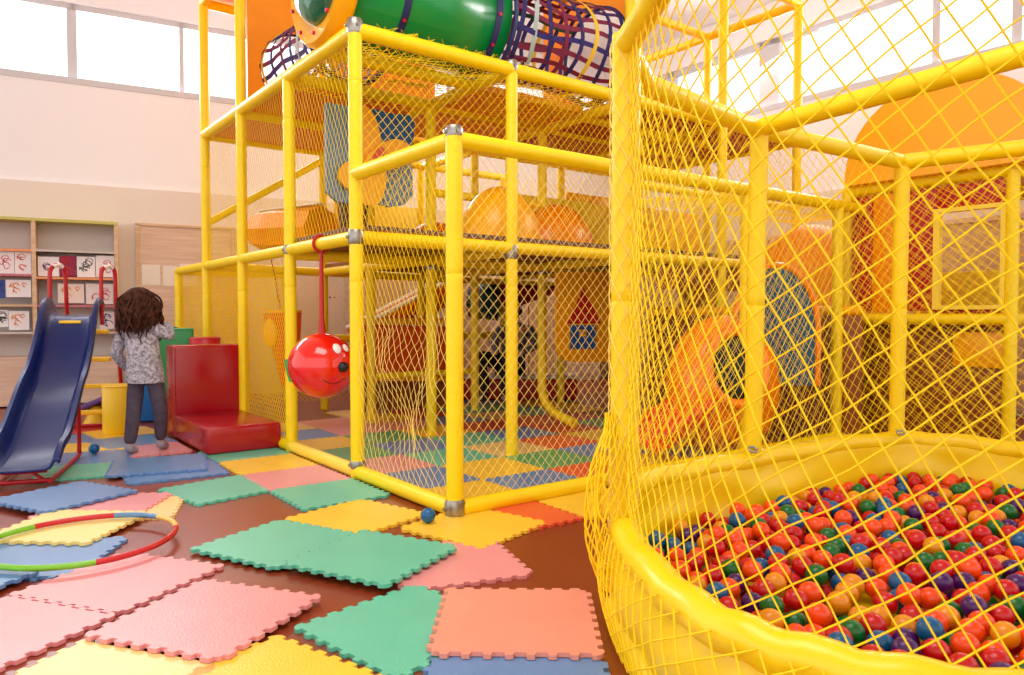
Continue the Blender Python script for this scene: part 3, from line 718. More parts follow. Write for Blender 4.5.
# ------------------------------------------------------------------ ball pit
PR = [(1.55, 1.22), (.96, 1.30), (.60, 1.46), (.415, 1.76), (.365, 2.38), (.52, 3.00), (1.17, 3.52), (2.15, 4.08), (2.66, 3.66), (3.05, 2.9), (2.95, 2.0), (2.3, 1.4)]
BP = empty('ball_pit', (1.6, 2.6, 0), 'large yellow vinyl ball pit with post frame and net all round', 'ball pit')
RIM = .35
def cr(pts, closed=True, n=8):
    out = []; L = len(pts)
    for i in range(L if closed else L-1):
        q = [Vector(pts[(i+k-1) % L]) if closed else Vector(pts[min(max(i+k-1, 0), L-1)]) for k in range(4)]
        for k in range(n):
            t = k/n; out.append(.5*((2*q[1]) + (-q[0]+q[2])*t + (2*q[0]-5*q[1]+4*q[2]-q[3])*t*t + (-q[0]+3*q[1]-3*q[2]+q[3])*t**3))
    if not closed: out.append(Vector(pts[-1]))
    return out
ring = cr([(x, y, 0) for x, y in PR])
NR = len(ring)
def ringn(i):
    t = (ring[(i+1) % NR] - ring[i-1]); t.normalize(); return Vector((t.y, -t.x, 0))      # sideways normal
cen = Vector((1.65, 2.6, 0))
def outw(i):
    n = ringn(i); return n if n.dot(ring[i]-cen) > 0 else -n
pit_m = M_pit
mb = MB(); mb.tube([ring[i] + Z*(RIM-.045 + .006*math.sin(i*1.7)) for i in range(NR)], .05, 16, closed=True); mb.build('rim_tube', pit_m, BP)
def wallf(s, t):
    i = int(round(s*NR)) % NR; p = ring[i]; o = outw(i)
    z = .02 + (RIM-.06)*t; bulge = .05*math.sin(PI*t) + .012*math.sin(i*1.3 + 4*t) * math.sin(PI*t)
    return p + o*(bulge) + Z*z
mb = MB(); mb.grid(wallf, NR, 10, closed_u=True); solid(mb.build('outer_wall', pit_m, BP), .006)
def wallf2(s, t):
    i = int(round(s*NR)) % NR; p = ring[i]; o = outw(i)
    z = .02 + (RIM-.04)*t; nv = noise.noise(Vector((p.x*4, p.y*4, t*2.5)))
    return p - o*(.035 + .05*(1-t) + .035*nv*math.sin(PI*min(1, t*1.05))) + Z*z
mb = MB(); mb.grid(wallf2, NR, 14, closed_u=True); solid(mb.build('inner_liner', pit_m, BP), .004)
mb = MB(); mb.v = [tuple(ring[i]*1.0 + Z*.012) for i in range(NR)]; mb.f = [tuple(range(NR))]; mb.build('pit_floor', pit_m, BP, False)
# frame of the pit
def pp(x, y, z0, z1, r=R, lean=(0, 0)):
    mb = MB(); a = Vector((x, y, z0)); b_ = Vector((x+lean[0], y+lean[1], z1)); mid = a.lerp(b_, .55); d = (b_-a).normalized()
    mb.tube([a, a+d*.3, mid-d*.04, mid-d*.005, mid, mid+d*.005, mid+d*.04, b_-d*.1, b_], [r, r, r, r, r*.94, r, r, r, r], 18); return mb.build('post', M_yel, BP)
pp(.368, 2.40, 0, 1.9, .046); pp(1.145, 3.50, .05, 1.86, .042, (.02, 0)); pp(2.13, 4.07, .05, 1.84, .040, (.012, 0)); pp(2.66, 3.66, .05, 1.84); pp(2.95, 2.0, .05, 1.84)
TOPZ = 1.87
def pbar(a, b_, r=.042): return bar(a, b_, r, BP)
def v3(i, z, ins=0): return Vector((PR[i][0], PR[i][1], z))
mb = MB(); pts = [Vector((.365, 2.40, 1.87)), Vector((.385, 2.2, 1.87)), Vector((.40, 1.95, 1.87)), Vector((.43, 1.76, 1.87)), Vector((.60, 1.46, 1.87)), Vector((.96, 1.30, 1.87)), Vector((1.55, 1.22, 1.87)), Vector((2.3, 1.4, 1.87)), Vector((2.95, 2.0, 1.87)), Vector((2.66, 3.66, 1.85))]
mb.tube(cr([tuple(p) for p in pts], False, 5), .042, 14); mb.build('top_tube', M_yel, BP)
pbar((.44, 2.62, 1.855), (1.165, 3.5, 1.87), .040) if False else None
pbar((.50, 2.78, 1.86), (1.165, 3.5, 1.87), .041); pbar((.365, 2.40, 1.86), (.50, 2.78, 1.86), .041)
pbar((1.165, 3.5, 1.87), (2.14, 4.07, 1.84), .040); pbar((2.14, 4.07, 1.84), (2.66, 3.66, 1.84), .042); pbar((1.165, 3.5, 1.88), (2.3, 1.45, 1.87), .042)
mb = MB(); q = [Vector((.345, 2.38, .045)), Vector((.36, 2.1, .045)), Vector((.40, 1.74, .045)), Vector((.56, 1.42, .045)), Vector((.94, 1.22, .045)), Vector((1.55, 1.14, .045)), Vector((2.4, 1.33, .045))]
q = [p + Vector((.0, .0, 0)) for p in q]; mb.tube(cr([tuple(p) for p in q], False, 5), .048, 14); mb.build('base_tube', M_yel, BP)
# eyelets where the rim is laced to the posts
for (x, y, z) in ((1.13, 3.44, .37), (2.12, 4.0, .36)):
    mb = MB(); mb.tube([Vector((x, y, z)) + Vector((math.cos(a)*.02, math.sin(a)*.012, math.sin(a)*.01)) for a in [2*PI*k/12 for k in range(12)]], .006, 6, closed=True); mb.build('eyelet', M_metal, BP)
# nets of the pit
def path_net(idx, z0, z1, off, m, **k):
    pts = [ring[i % NR] + outw(i % NR)*off for i in idx]; acc = [0]
    for a, b_ in zip(pts, pts[1:]): acc.append(acc[-1] + (b_-a).length)
    def fn(s, t, h):
        s = min(max(s, 0), acc[-1]-1e-6); j = 0
        while acc[j+1] < s: j += 1
        f = (s-acc[j])/(acc[j+1]-acc[j]); return pts[j].lerp(pts[j+1], f) + Z*(z0+t) + outw(idx[j] % NR)*h
    return net_mb(fn, acc[-1], z1-z0, **k).build('net', m, BP, fixn=False)
# near side: from the tall post round towards the camera and off to the right (index runs post -> camera)
path_net(list(range(4*8, -12, -1)), RIM-.02, 1.86, -.012, M_net, cell=.050, angs=(-59, 36), r=.0021, wob=.014, n=5)
path_net(list(range(4*8, 6*8+1)), RIM, 1.86, .01, M_net, cell=.047, angs=(50, -50), r=.0017, wob=.01, n=4)
path_net(list(range(6*8, 8*8+1)), RIM, 1.84, .01, M_net, cell=.047, angs=(56, -36), r=.0016, wob=.01, n=4)
path_net(list(range(8*8, 9*8+1)), RIM, 1.84, .01, M_net, cell=.047, angs=(56, -36), r=.0016, wob=.01, n=4)
# net drawn over the near rim and outer wall
def drape(s, t, h):
    i = max(-12, int(32 - s/ .075)); i = i % NR; return ring[i] + outw(i)*(.055 + .045*math.sin(PI*min(1, t/.3))) + Z*(RIM - t)
ni = list(range(32, -4, -1)); pts_ = [ring[i % NR] for i in ni]; acc_ = [0]
for a, b_ in zip(pts_, pts_[1:]): acc_.append(acc_[-1] + (b_-a).length)
def drape(s, t, h):
    s = min(max(s, 0), acc_[-1]-1e-6); j = 0
    while acc_[j+1] < s: j += 1
    f = (s-acc_[j])/(acc_[j+1]-acc_[j]); p = pts_[j].lerp(pts_[j+1], f); o = outw(ni[j] % NR).lerp(outw(ni[j+1] % NR), f)
    return p + o*(.058 + .03*math.sin(PI*min(1, t/.3))) + Z*(RIM - .03 - t)
net_mb(drape, acc_[-1], .3, cell=.05, angs=(62, -30), r=.0026, wob=.012, n=4).build('net', M_net, BP, fixn=False)
# net wrapped tight about the tall post
def wrap(s, t, h):
    a = s/.048; return Vector((.365 + math.cos(a)*(.049+h*.1), 2.40 + math.sin(a)*(.049+h*.1), .1 + t))
net_mb(wrap, 2*PI*.048, 1.78, cell=.045, angs=(62, -62), r=.0018, wob=.006, n=4, step=.02).build('net_wrap', M_netpale, BP, fixn=False)
# bunched net hanging loose at the foot of the tall post
def bunch(s, t, h):
    a = PI*.62 + s*PI*1.0/.35; zt = .68 - t; k = max(0, math.sin(PI*min(1, max(0, t/.62))**1.5))**1.2
    wv = .012*math.sin(s*60) * k
    rr = .052 + .034*k + wv + h; return Vector((.365 + math.cos(a)*rr*1.15, 2.40 + math.sin(a)*rr*.8, max(.1, zt)))
net_mb(bunch, .35, .60, cell=.026, angs=(72, -72), r=.0028, wob=.03, n=4, step=.025).build('net_bunch', M_net, BP, fixn=False)

# balls: dropped one at a time on what already lies there
BRAD = .0365
def inside(x, y, inset=.12):
    for i in range(0, NR, 2):
        if (Vector((x, y, 0)) - ring[i]).dot(outw(i)) > -inset: 
            if (Vector((x, y, 0)) - ring[i]).length < .6: return False
    # even-odd
    c = False
    for i in range(NR):
        a, b_ = ring[i], ring[(i+1) % NR]
        if (a.y > y) != (b_.y > y) and x < (b_.x-a.x)*(y-a.y)/(b_.y-a.y)+a.x: c = not c
    return c
cells = {}
balls = []
def rest(x, y):
    z = .02 + BRAD; ci, cj = int(x/.08), int(y/.08)
    for a in (-1, 0, 1):
        for b_ in (-1, 0, 1):
            for (bx, by, bz) in cells.get((ci+a, cj+b_), ()):
                d2 = (bx-x)**2 + (by-y)**2
                if d2 < (2*BRAD)**2: z = max(z, bz + math.sqrt((2*BRAD)**2 - d2))
    return z
rb = random.Random(5)
cand_ok = []
tries = 0
while tries < 2300:
    tries += 1; best = None
    for k in range(14):
        x, y = rb.uniform(.35, 2.95), rb.uniform(1.35, 4.0)
        if x/y > .86 or not inside(x, y): continue
        z = rest(x, y) + .03*noise.noise(Vector((x*2, y*2, 3)))
        if best is None or z < best[3]: best = (x, y, rest(x, y), z)
    if best is None: continue
    if best[2] > .02 + BRAD + .085: continue
    cells.setdefault((int(best[0]/.08), int(best[1]/.08)), []).append(best[:3]); balls.append(best[:3])
# which are seen: inside the picture and not covered by others above
def seen(b_):
    x, y, z = b_
    py = 337.5 + F*math.tan(math.atan((1-z)/y) - PITCH); px = 512 + F*x/y
    if px > 1030 or py > 680: return False
    # above the near rim line
    for i in range(NR):
        p = ring[i]
        if p.y < y-.1 and abs(512+F*p.x/p.y - px) < 12:
            if py > 337.5 + F*math.tan(math.atan((1-RIM)/p.y) - PITCH) + 4: return False
    # covered from above
    cov = sum(1 for a in (-1, 0, 1) for c in (-1, 0, 1) for q in cells.get((int(x/.08)+a, int(y/.08)+c), ()) if q[2] > z+.035 and (q[0]-x)**2+(q[1]-y+.03)**2 < .042**2)
    return cov == 0
vis = [b_ for b_ in balls if seen(b_)]
vis.sort(key=lambda b_: b_[1] - 1.5*b_[2])
ind = set(vis[:300])
bc_cols = [('red', (200, 8, 16), 31), ('orange', (244, 76, 8), 25), ('blue', (8, 90, 142), 13), ('green', (8, 104, 36), 9), ('purple', (70, 14, 96), 9), ('yellow', (228, 146, 12), 12)]
names = [c[0] for c in bc_cols for _ in range(c[2])]
bmesh_me = {}
sph = MB(); sph.ell((0, 0, 0), (BRAD*.985,)*3, 18, 12)
for n_, rgb, _ in bc_cols:
    me = bpy.data.meshes.new('play_ball'); me.from_pydata(sph.v, [], sph.f); me.polygons.foreach_set('use_smooth', [True]*len(me.polygons))
    me.materials.append(mat(n_ + '_ball_plastic', rgb, .28, .5)); bmesh_me[n_] = me
rest_mb = MB(); rest_col = []
small = MB(); small.ell((0, 0, 0), (BRAD*.985,)*3, 12, 8)
for b_ in balls:
    c = rb.choice(names)
    if b_ in ind:
        o = bpy.data.objects.new('play_ball', bmesh_me[c]); S.collection.objects.link(o); o.location = b_
        tag(o, 'small %s plastic ball lying in the yellow ball pit' % c, 'ball', '%s plastic balls in the ball pit' % c)
    else:
        rest_mb.add([Vector(v)+Vector(b_) for v in small.v], small.f); rest_col += [c]*len(small.f)
o = rest_mb.build('play_balls', bmesh_me['red'].materials[0], None, True, fixn=False)
idx = {}
for n_, _, _ in bc_cols:
    if n_ != 'red': o.data.materials.append(bmesh_me[n_].materials[0])
order = ['red'] + [c[0] for c in bc_cols if c[0] != 'red']
o.data.polygons.foreach_set('material_index', [order.index(c) for c in rest_col])
tag(o, 'mass of mixed coloured plastic balls filling the rest of the pit', 'balls', kind='stuff')
# two loose balls on the mats
for (px, py, lab) in ((428, 516, 'blue plastic ball lying loose by the foot of the play frame'), (94, 449, 'blue plastic ball lying on the mats beside the slide')):
    p = G(px, py, TH+BRAD); me = bmesh_me['blue']
    o = bpy.data.objects.new('play_ball', bmesh_me['blue']); S.collection.objects.link(o); o.location = (p.x, p.y, TH+BRAD+.003); tag(o, lab, 'ball')

# ------------------------------------------------------------------ things behind the ball pit
# orange slide hood
HS = empty('slide_hood', PY(715, 450, 5.35), 'orange moulded slide mouth with dark oval opening behind the pit', 'slide')
hc = PY(722, 388, 5.35); hc.z = .48
mb = MB(); mb.ell(hc, (.42, .36, .52), 32, 18, Matrix.Rotation(.3, 3, 'Z')); mb.build('hood_shell', M_orange_pl, HS)
nd = Vector((-.05, -1, .18)).normalized(); q = nd.to_track_quat('Z', 'Y').to_matrix()
oc_ = hc + Vector((-.0, -.335, .16)); 
mb = MB(); mb.ell(oc_ + nd*.0, (.16, .22, .05), 24, 10, q); mb.build('opening', mat('dark_opening', (20, 34, 30), .7), HS)
mb = MB(); mb.tube([oc_ + nd*.02 + (q @ Vector((math.cos(a)*.19, math.sin(a)*.25, 0))) for a in [2*PI*k/28 for k in range(28)]], .035, 10, closed=True); mb.build('opening_lip', M_orange_pl, HS)
trough(PY(655, 452, 4.95)+Z*.0, hc + Vector((-.2, -.26, -.2)), .2, .16, M_redor, M_redor, HS)
# blue arch
BA = empty('blue_tunnel_arch', PY(775, 380, 5.72), 'dark blue tunnel arch behind the netting right of the orange mouth', 'play tunnel')
bc_ = PY(776, 332, 5.5); mb = MB()
def arch_poly(w_, h_, n=20, base=0): return [(-w_, -base)] + [(-w_*math.cos(PI*k/n), h_*math.sin(PI*k/n)) for k in range(n+1)] + [(w_, -base)]
mb.prism(arch_poly(.31, .49, 24, .40), bc_, Vector((1, 0, 0)), Z, Vector((.06, .25, 0))); mb.build('arch_body', mat('petrol_blue_vinyl', (24, 88, 112), .5, noise_amt=.2), BA)
mb = MB(); mb.tube([bc_ + Vector((x, -.0, z)) for x, z in arch_poly(.315, .50, 24, .40)], .022, 8); mb.build('arch_rim', M_orange_pl, BA)
# orange vault behind it
OV = empty('orange_tunnel_vault', PY(815, 330, 7.0), 'orange vaulted tunnel roof behind the blue arch', 'play tunnel')
vc = PY(812, 330, 7.0); mb = MB(); mb.ell(vc, (.72, .5, 1.0), 30, 12, None, 0.0); mb.build('vault_shell', M_orange, OV)
mb = MB(); mb.rbox(Vector((vc.x, vc.y, vc.z/2)), (1.4, .8, vc.z), .03); mb.build('vault_base', M_brown, OV)
# toy cabin on legs
C1 = Vector((3.45, 5.1, 0)); C2 = C1 + U*1.18; Cv = V*1.3
CAB = empty('play_cabin', C1.lerp(C2, .5), 'raised play cabin with red walls, window and orange vaulted roof', 'play house')
for p in (C1, C2, C1+Cv, C2+Cv):
    mb = MB(); mb.tube([p, p+Z*2.0], .042, 14); mb.build('post', M_yel, CAB)
for z in (.97, 2.0):
    bar(C1+Z*z, C2+Z*z, .042, CAB); bar(C1+Z*z, C1+Cv+Z*z, .042, CAB); bar(C2+Z*z, C2+Cv+Z*z, .042, CAB); bar(C1+Cv+Z*z, C2+Cv+Z*z, .042, CAB)
cd = U; Lc = 1.18
def cpan(s0, s1, z0, z1, m, name, off=0.02, base=C1, th=.03):
    a = base + U*s0; b_ = base + U*s1; mb = MB(); mb.rbox((a+b_)/2 + Z*(z0+z1)/2 + V*off, (s1-s0, th, z1-z0), .01, Matrix.Rotation(aU, 3, 'Z'), 2); return mb.build(name, m, CAB)
cpan(.98, 1.14, 1.03, 1.95, M_dred, 'wall_panel'); cpan(.80, .98, 1.03, 1.95, M_orange, 'wall_panel', .03); cpan(.50, .80, 1.03, 1.95, M_dred, 'wall_panel')
cpan(.04, .50, 1.78, 1.95, M_dred, 'wall_panel'); cpan(.04, .50, 1.0, 1.04, M_dred, 'window_sill')
wf = MB(); 
for (s0, s1, z0, z1) in ((.46, .50, 1.04, 1.78), (.03, .06, 1.04, 1.78), (.06, .46, 1.75, 1.78), (.06, .46, 1.04, 1.07)):
    wf.box(C1 + U*(s0+s1)/2 + Z*(z0+z1)/2 - V*.01, (s1-s0, .06, z1-z0), Matrix.Rotation(aU, 3, 'Z'))
wf.build('window_frame', M_yel_thin, CAB, False)
cpan(.0, 1.18, .03, .95, M_brown, 'shade_skirt', .12); cpan(.05, .40, .62, .88, M_dome, 'skirt_patch', .09)  # brown sheet stands in for the shaded space under the cabin
cpan(.0, 1.18, 1.0, 1.38, M_yel_thin, 'back_panel', 1.25); 
mb = MB(); mb.box((C1+C2)/2 + Cv/2 + Z*.96, (1.14, 1.26, .04), Matrix.Rotation(aU, 3, 'Z')); mb.build('cabin_floor', M_deck, CAB, False)
arc = [(-.72, 0)] + [(-.72*math.cos(PI*k/24), .74*math.sin(PI*k/24)) for k in range(25)]
mb = MB(); mb.prism([(-.72*math.cos(PI*k/28), .70*max(0, math.sin(PI*k/28))**.9) for k in range(29)], C1.lerp(C2, .36) - V*.12 + Z*2.03, U, Z, V*1.55); mb.build('vault_roof', M_dome, CAB)
quad_net(C2+Z*.1-V*.02, C1+Z*.1-V*.02, C2+Z*1.98-V*.02, cell=.045, r=.002, angs=(50, -40)).build('net', M_net, CAB, fixn=False)
# low brown sheet coloured as the shaded interior between frame and cabin
BF = empty('brown_shade_panel', PY(800, 430, 6.6), 'brown sheet with amber rail standing in for the shaded interior behind the pit', 'shade panel')
f0, f1 = PY(650, 400, 6.9), PY(862, 400, 5.7); f0.z = f1.z = 0; fd = f1-f0
mb = MB(); mb.rbox(f0.lerp(f1, .5)+Z*.5, (fd.length, .06, 1.0), .02, Matrix.Rotation(math.atan2(fd.y, fd.x), 3, 'Z')); mb.build('shade_sheet', M_brown, BF)
mb = MB(); mb.tube([f0+Z*1.03, f1+Z*1.03], .04, 10); mb.build('top_rail', M_dome, BF)
f2, f3 = C1 + Vector((.1, .0, 0)), C1 + Vector((1.6, -1.2, 0)); fd = f3-f2
# ------------------------------------------------------------------ red foam seat
s0 = G(207, 458); RS = empty('red_foam_seat', s0 + V*.27 + U*.6, 'glossy red L-shaped foam seat beside the girl', 'foam seat')
rotS = Matrix.Rotation(math.atan2(V.y, V.x), 3, 'Z')
def sb(u0, u1, v0, v1, z0, z1, m, nm, r=.02):
    c = s0 + U*(u0+u1)/2 + V*(v0+v1)/2; c.z = (z0+z1)/2; mb = MB(); mb.rbox(c, (v1-v0, u1-u0, z1-z0), r, rotS); return mb.build(nm, m, RS)
sb(0, .93, 0, .53, .016, .205, M_red, 'seat_block'); sb(.93, 1.2, 0, .53, .016, .755, M_red, 'back_block')
for (u0, u1, v0, v1, z) in ((0, .93, .01, .52, .207),):
    pass
# soft blocks behind it
def block(name, px, py0, Y, wd, dp, z0, z1, m, label, cyl_=False, rz=.4):
    p = PY(px, 430, Y); e = empty(name, Vector((p.x, p.y, z0)), label, 'foam block'); mb = MB()
    if cyl_: mb.tube([Vector((p.x, p.y, z0)), Vector((p.x, p.y, z0+.015)), Vector((p.x, p.y, z1-.015)), Vector((p.x, p.y, z1))], [wd/2-.012, wd/2, wd/2, wd/2-.012], 28)
    else: mb.rbox(Vector((p.x, p.y, (z0+z1)/2)), (wd, dp, z1-z0), .02, Matrix.Rotation(rz, 3, 'Z'))
    mb.build('block_body', m, e)
    mb = MB()
    if cyl_: mb.tube([Vector((p.x+math.cos(a)*(wd/2), p.y+math.sin(a)*(wd/2), z1-.01)) for a in [2*PI*k/24 for k in range(24)]], .006, 6, closed=True)
    else:
        rr = Matrix.Rotation(rz, 3, 'Z'); mb.tube([Vector((p.x, p.y, z1-.01)) + rr @ Vector((a*wd/2, b_*dp/2, 0)) for a, b_ in ((-1, -1), (1, -1), (1, 1), (-1, 1))], .006, 6, closed=True)
    mb.build('piping', m, e); return e
block('foam_cylinder', 120, 430, 6.15, .26, .26, .016, .42, M_yellow_step, 'yellow foam cylinder standing left of the girl', True)
block('foam_block', 157, 430, 7.0, .28, .3, .005, .52, mat('bright_blue_vinyl', (20, 110, 190), .4), 'bright blue foam block behind the girl', False)
block('foam_block', 160, 430, 7.5, .34, .3, .005, .88, mat('teal_vinyl', (10, 120, 130), .4), 'tall teal foam block behind the blue one', False)
block('foam_block', 177, 430, 6.72, .30, .2, .005, .88, mat('leaf_green_vinyl', (40, 150, 80), .4), 'green foam block showing over the red seat back', False)
block('foam_cylinder', 206, 430, 6.66, .26, .2, .005, .80, MATS['red_cap'], 'red foam cylinder peeping over the red seat back', True)

# ------------------------------------------------------------------ slide
SL = empty('toddler_slide', PY(60, 440, 5.2), 'dark blue toddler slide with red rails and yellow steps', 'slide')
b0 = G(20, 492); b0.z = 0; t0 = PY(74, 303, 5.85)
t0.z = 1.0
dirS = Vector((t0.x-b0.x, t0.y-b0.y, 0)); LS = dirS.length; dirS.normalize(); sd = Vector((dirS.y, -dirS.x, 0))
prof = [(0, .115), (.08, .115), (.2, .15), (.34, .27), (.48, .41), (.62, .52), (.76, .70), (.87, .90), (.95, .985), (1.08, 1.0)]
prof = [tuple(p)[:2] for p in cr([(a, b_, 0) for a, b_ in prof], False, 4)]
HW = .172
def slidef(s, t):
    k = min(int(s*(len(prof)-1)), len(prof)-2); f = s*(len(prof)-1)-k
    a = prof[k][0]*(1-f)+prof[k+1][0]*f; z = prof[k][1]*(1-f)+prof[k+1][1]*f
    x = (t-.5)*2; side = abs(x); h = 0
    cs = [(-1.12, .10), (-1.10, .135), (-1.0, .14), (-.93, .11), (-.86, .03), (-.7, .0), (0, -.006), (.7, 0), (.86, .03), (.93, .11), (1.0, .14), (1.10, .135), (1.12, .10)]
    q = t*(len(cs)-1); i = min(int(q), len(cs)-2); g = q-i; cx_ = cs[i][0]*(1-g)+cs[i+1][0]*g; h = cs[i][1]*(1-g)+cs[i+1][1]*g
    fade = 1 if s > .12 else .35 + .65*s/.12
    if s > .95: fade = 1 - .3*(s-.95)/.05
    return b0 + dirS*a*LS + sd*cx_*HW + Z*(z + h*fade)
mb = MB(); mb.grid(slidef, 44, 24); o = mb.build('chute', M_blue_sl, SL); solid(o, .012)
mb = MB(); c = b0 + dirS*LS*.86 + Z*.885; slope = math.atan2(.19, .14*LS); 
rm = Matrix((sd, dirS*math.cos(slope)+Z*math.sin(slope), (sd.cross(dirS*math.cos(slope)+Z*math.sin(slope))))).transposed()
ec = (slidef(.80, .5)+slidef(.84, .5))/2; ed_ = (slidef(.84, .5)-slidef(.80, .5)).normalized(); en = sd.cross(ed_); rm = Matrix((sd, ed_, en)).transposed()
mb.rbox(ec + en*.012, (.15, .03, .012), .004, rm, 2); mb.build('emblem_bar', M_yellow_step, SL)
topp = b0 + dirS*LS*1.08
# handle loops
for k in (-1, 1):
    e = topp + sd*k*(HW+.008); e = Vector((e.x, e.y, 0)); fwd = -dirS; mb = MB()
    foot = e + dirS*.62 
    q_ = sd*.085
    pts = [e + fwd*.05 + Z*.92, e + fwd*.05 + Z*1.1, e + fwd*.05 + Z*1.30, e + fwd*.03 + Z*1.37 + q_*.1, e + dirS*.03 + Z*1.41 + q_*.5, e + dirS*.09 + Z*1.37 + q_*.95, e + dirS*.11 + Z*1.2 + q_, e + dirS*.15 + Z*1.0 + q_, e + dirS*.42 + Z*.3 + q_, e + dirS*.47 + Z*.12 + q_, e+dirS*.48+Z*.05 + q_]
    mb.tube(cr([tuple(p) for p in pts], False, 4), .016, 10); mb.build('handrail', M_redpaint, SL)
    mb = MB(); mb.tube([e + fwd*.02 + Z*1.385 + q_*.2, e + dirS*.03 + Z*1.41 + q_*.5, e + dirS*.07 + Z*1.39 + q_*.8], .018, 10); mb.build('rail_grip', M_white, SL)
    e2 = b0 + dirS*LS*.52 + sd*k*(HW-.02); mb = MB()
    mb.tube(cr([tuple(p) for p in (Vector((e2.x, e2.y, .43)), Vector((e2.x, e2.y, .2)), Vector((e2.x, e2.y, .07)) - dirS*.01, Vector((e2.x, e2.y, .032)) - dirS*.07, Vector((b0.x, b0.y, .03)) + sd*k*(HW-.04) + dirS*.1)], False, 4), .014, 8)
    mb.build('frame_leg', M_redpaint, SL)
mb = MB(); a_ = topp + dirS*.48; mb.tube([Vector((a_.x, a_.y, .032)) + sd*k*(HW+.03) for k in (-1, 1)], .016, 8); mb.build('cross_bar', M_redpaint, SL)
mb = MB(); a_ = b0 + dirS*.12; mb.tube([Vector((a_.x, a_.y, .032)) + sd*k*(HW-.04) for k in (-1, 1)], .014, 8)
mb.tube([Vector((a_.x, a_.y, .09)) + sd*k*(HW-.06) for k in (-1, 1)], .012, 8); mb.tube([Vector((a_.x, a_.y, .032)) + sd*.1, Vector((a_.x, a_.y, .10)) + sd*.02], .01, 6); mb.build('cross_bar', M_redpaint, SL)
for (z, f) in ((.86, .21), (.62, .30), (.385, .385), (.15, .46)):
    c = topp + dirS*f; mb = MB(); mb.rbox(Vector((c.x, c.y, z)), (2*HW+.05, .10, .035), .01, Matrix.Rotation(math.atan2(sd.y, sd.x), 3, 'Z')); mb.build('step', M_yellow_step, SL)
# purple plank and yellow box behind
pl0, pl1 = PY(72, 413, 6.75), PY(122, 392, 6.75)
PK = empty('purple_seesaw', Vector((pl0.x, pl0.y, .02)), 'purple sloping plank of a small toy behind the steps', 'seesaw'); mb = MB(); d = pl1-pl0
mb.rbox(pl0.lerp(pl1, .5), (d.length, .2, .05), .015, Matrix.Rotation(-math.atan2(d.z, d.x), 3, 'Y')); mb.build('plank', mat('purple_plastic', (92, 52, 130), .4), PK)
mb = MB(); m_ = pl0.lerp(pl1, .5); mb.tube([Vector((m_.x, m_.y, .0)), Vector((m_.x, m_.y, m_.z-.03))], [.12, .05], 14); mb.build('pivot', M_yellow_step, PK)

# ------------------------------------------------------------------ hoop
hc_ = G(84, 551); HC = Vector((-1.83, 3.10, 0)); HR = .368
HP_ = empty('hula_hoop', HC, 'hoop of coloured segments lying on the mats at left', 'hoop')
segs = [(-30, 25, (196, 30, 36)), (25, 62, (240, 190, 90)), (62, 98, (96, 138, 178)), (98, 150, (196, 30, 36)), (150, 200, (120, 190, 40)), (200, 255, (70, 130, 200)), (255, 308, (120, 190, 40)), (308, 330, (196, 30, 36))]
for a0, a1, c in segs:
    mb = MB(); n = 10; pts = []
    for k in range(n+1):
        a = math.radians(a0 + (a1-a0)*k/n); pts.append(HC + Vector((math.cos(a)*HR, math.sin(a)*HR, .052 + .004*math.sin(a*2))))
    mb.tube(pts, .0125, 10); mb.build('hoop_segment', mat('hoop_%d_%d_%d' % c, c, .3, bump=.4, bump_scale=60), HP_)

# ------------------------------------------------------------------ shelves, boards and papers along the back wall
SH = empty('display_shelf', Lw(tL(50), 0, .2), 'oak display shelf with open compartments along the back wall', 'shelf')
def lb(t0_, t1_, z0, z1, o0, o1, m, name, parent=None):
    mb = MB(); mb.box(Lw((t0_+t1_)/2, (z0+z1)/2, (o0+o1)/2), (t1_-t0_, o1-o0, z1-z0), RotL); return mb.build(name, m, parent, False)
def tF(px, off): p = PP(px, 300, Lw(0, 0, off), LN); return (p-LW0).dot(LD)
FO = .34
sx0, sx1, sxm = tF(-70, FO), tF(117, FO), tF(34.5, FO)
def zF(px, py): return PP(px, py, Lw(0, 0, FO), LN).z
ztop = zF(60, 222)
lb(sx0, sx1, 0, ztop, .05, .07, M_greyback, 'back_board', SH)
for t in (sx0, sxm, sx1): lb(t-.02, t+.02, 0, ztop, .07, FO, M_wood, 'upright', SH)
lb(sx0-.02, sx1+.02, ztop, ztop+.03, .06, FO+.01, mat('lime_edge', (196, 190, 96), .5), 'top_board', SH)
m_oredge = mat('orange_edge', (232, 150, 96), .5); m_pink = mat('rose_edge', (190, 110, 120), .5)
for (py, m) in ((250, m_oredge), (275, m_pink), (305.5, M_wood), (333, M_greyback), (358, M_wood2)):
    z = zF(18, py); lb(sx0+.02, sxm-.02, z-.012, z+.012, .07, FO, m, 'shelf_board', SH)
for (py, m) in ((251.5, M_greyback), (278.5, m_oredge), (306, m_pink), (333, M_wood), (358, M_wood2)):
    z = zF(78, py); lb(sxm+.02, sx1-.02, z-.012, z+.012, .07, FO, m, 'shelf_board', SH)
lb(sx0+.02, sxm-.02, .02, zF(18, 358)-.01, .07, FO-.01, M_wood2, 'cupboard_door', SH); lb(sxm+.02, sx1-.02, .02, zF(78, 358)-.01, .07, FO-.01, M_wood2, 'cupboard_door', SH)
pap_cols = [(200, 60, 80), (30, 40, 110), (230, 140, 60), (120, 60, 120), (210, 70, 50), (60, 60, 70)]
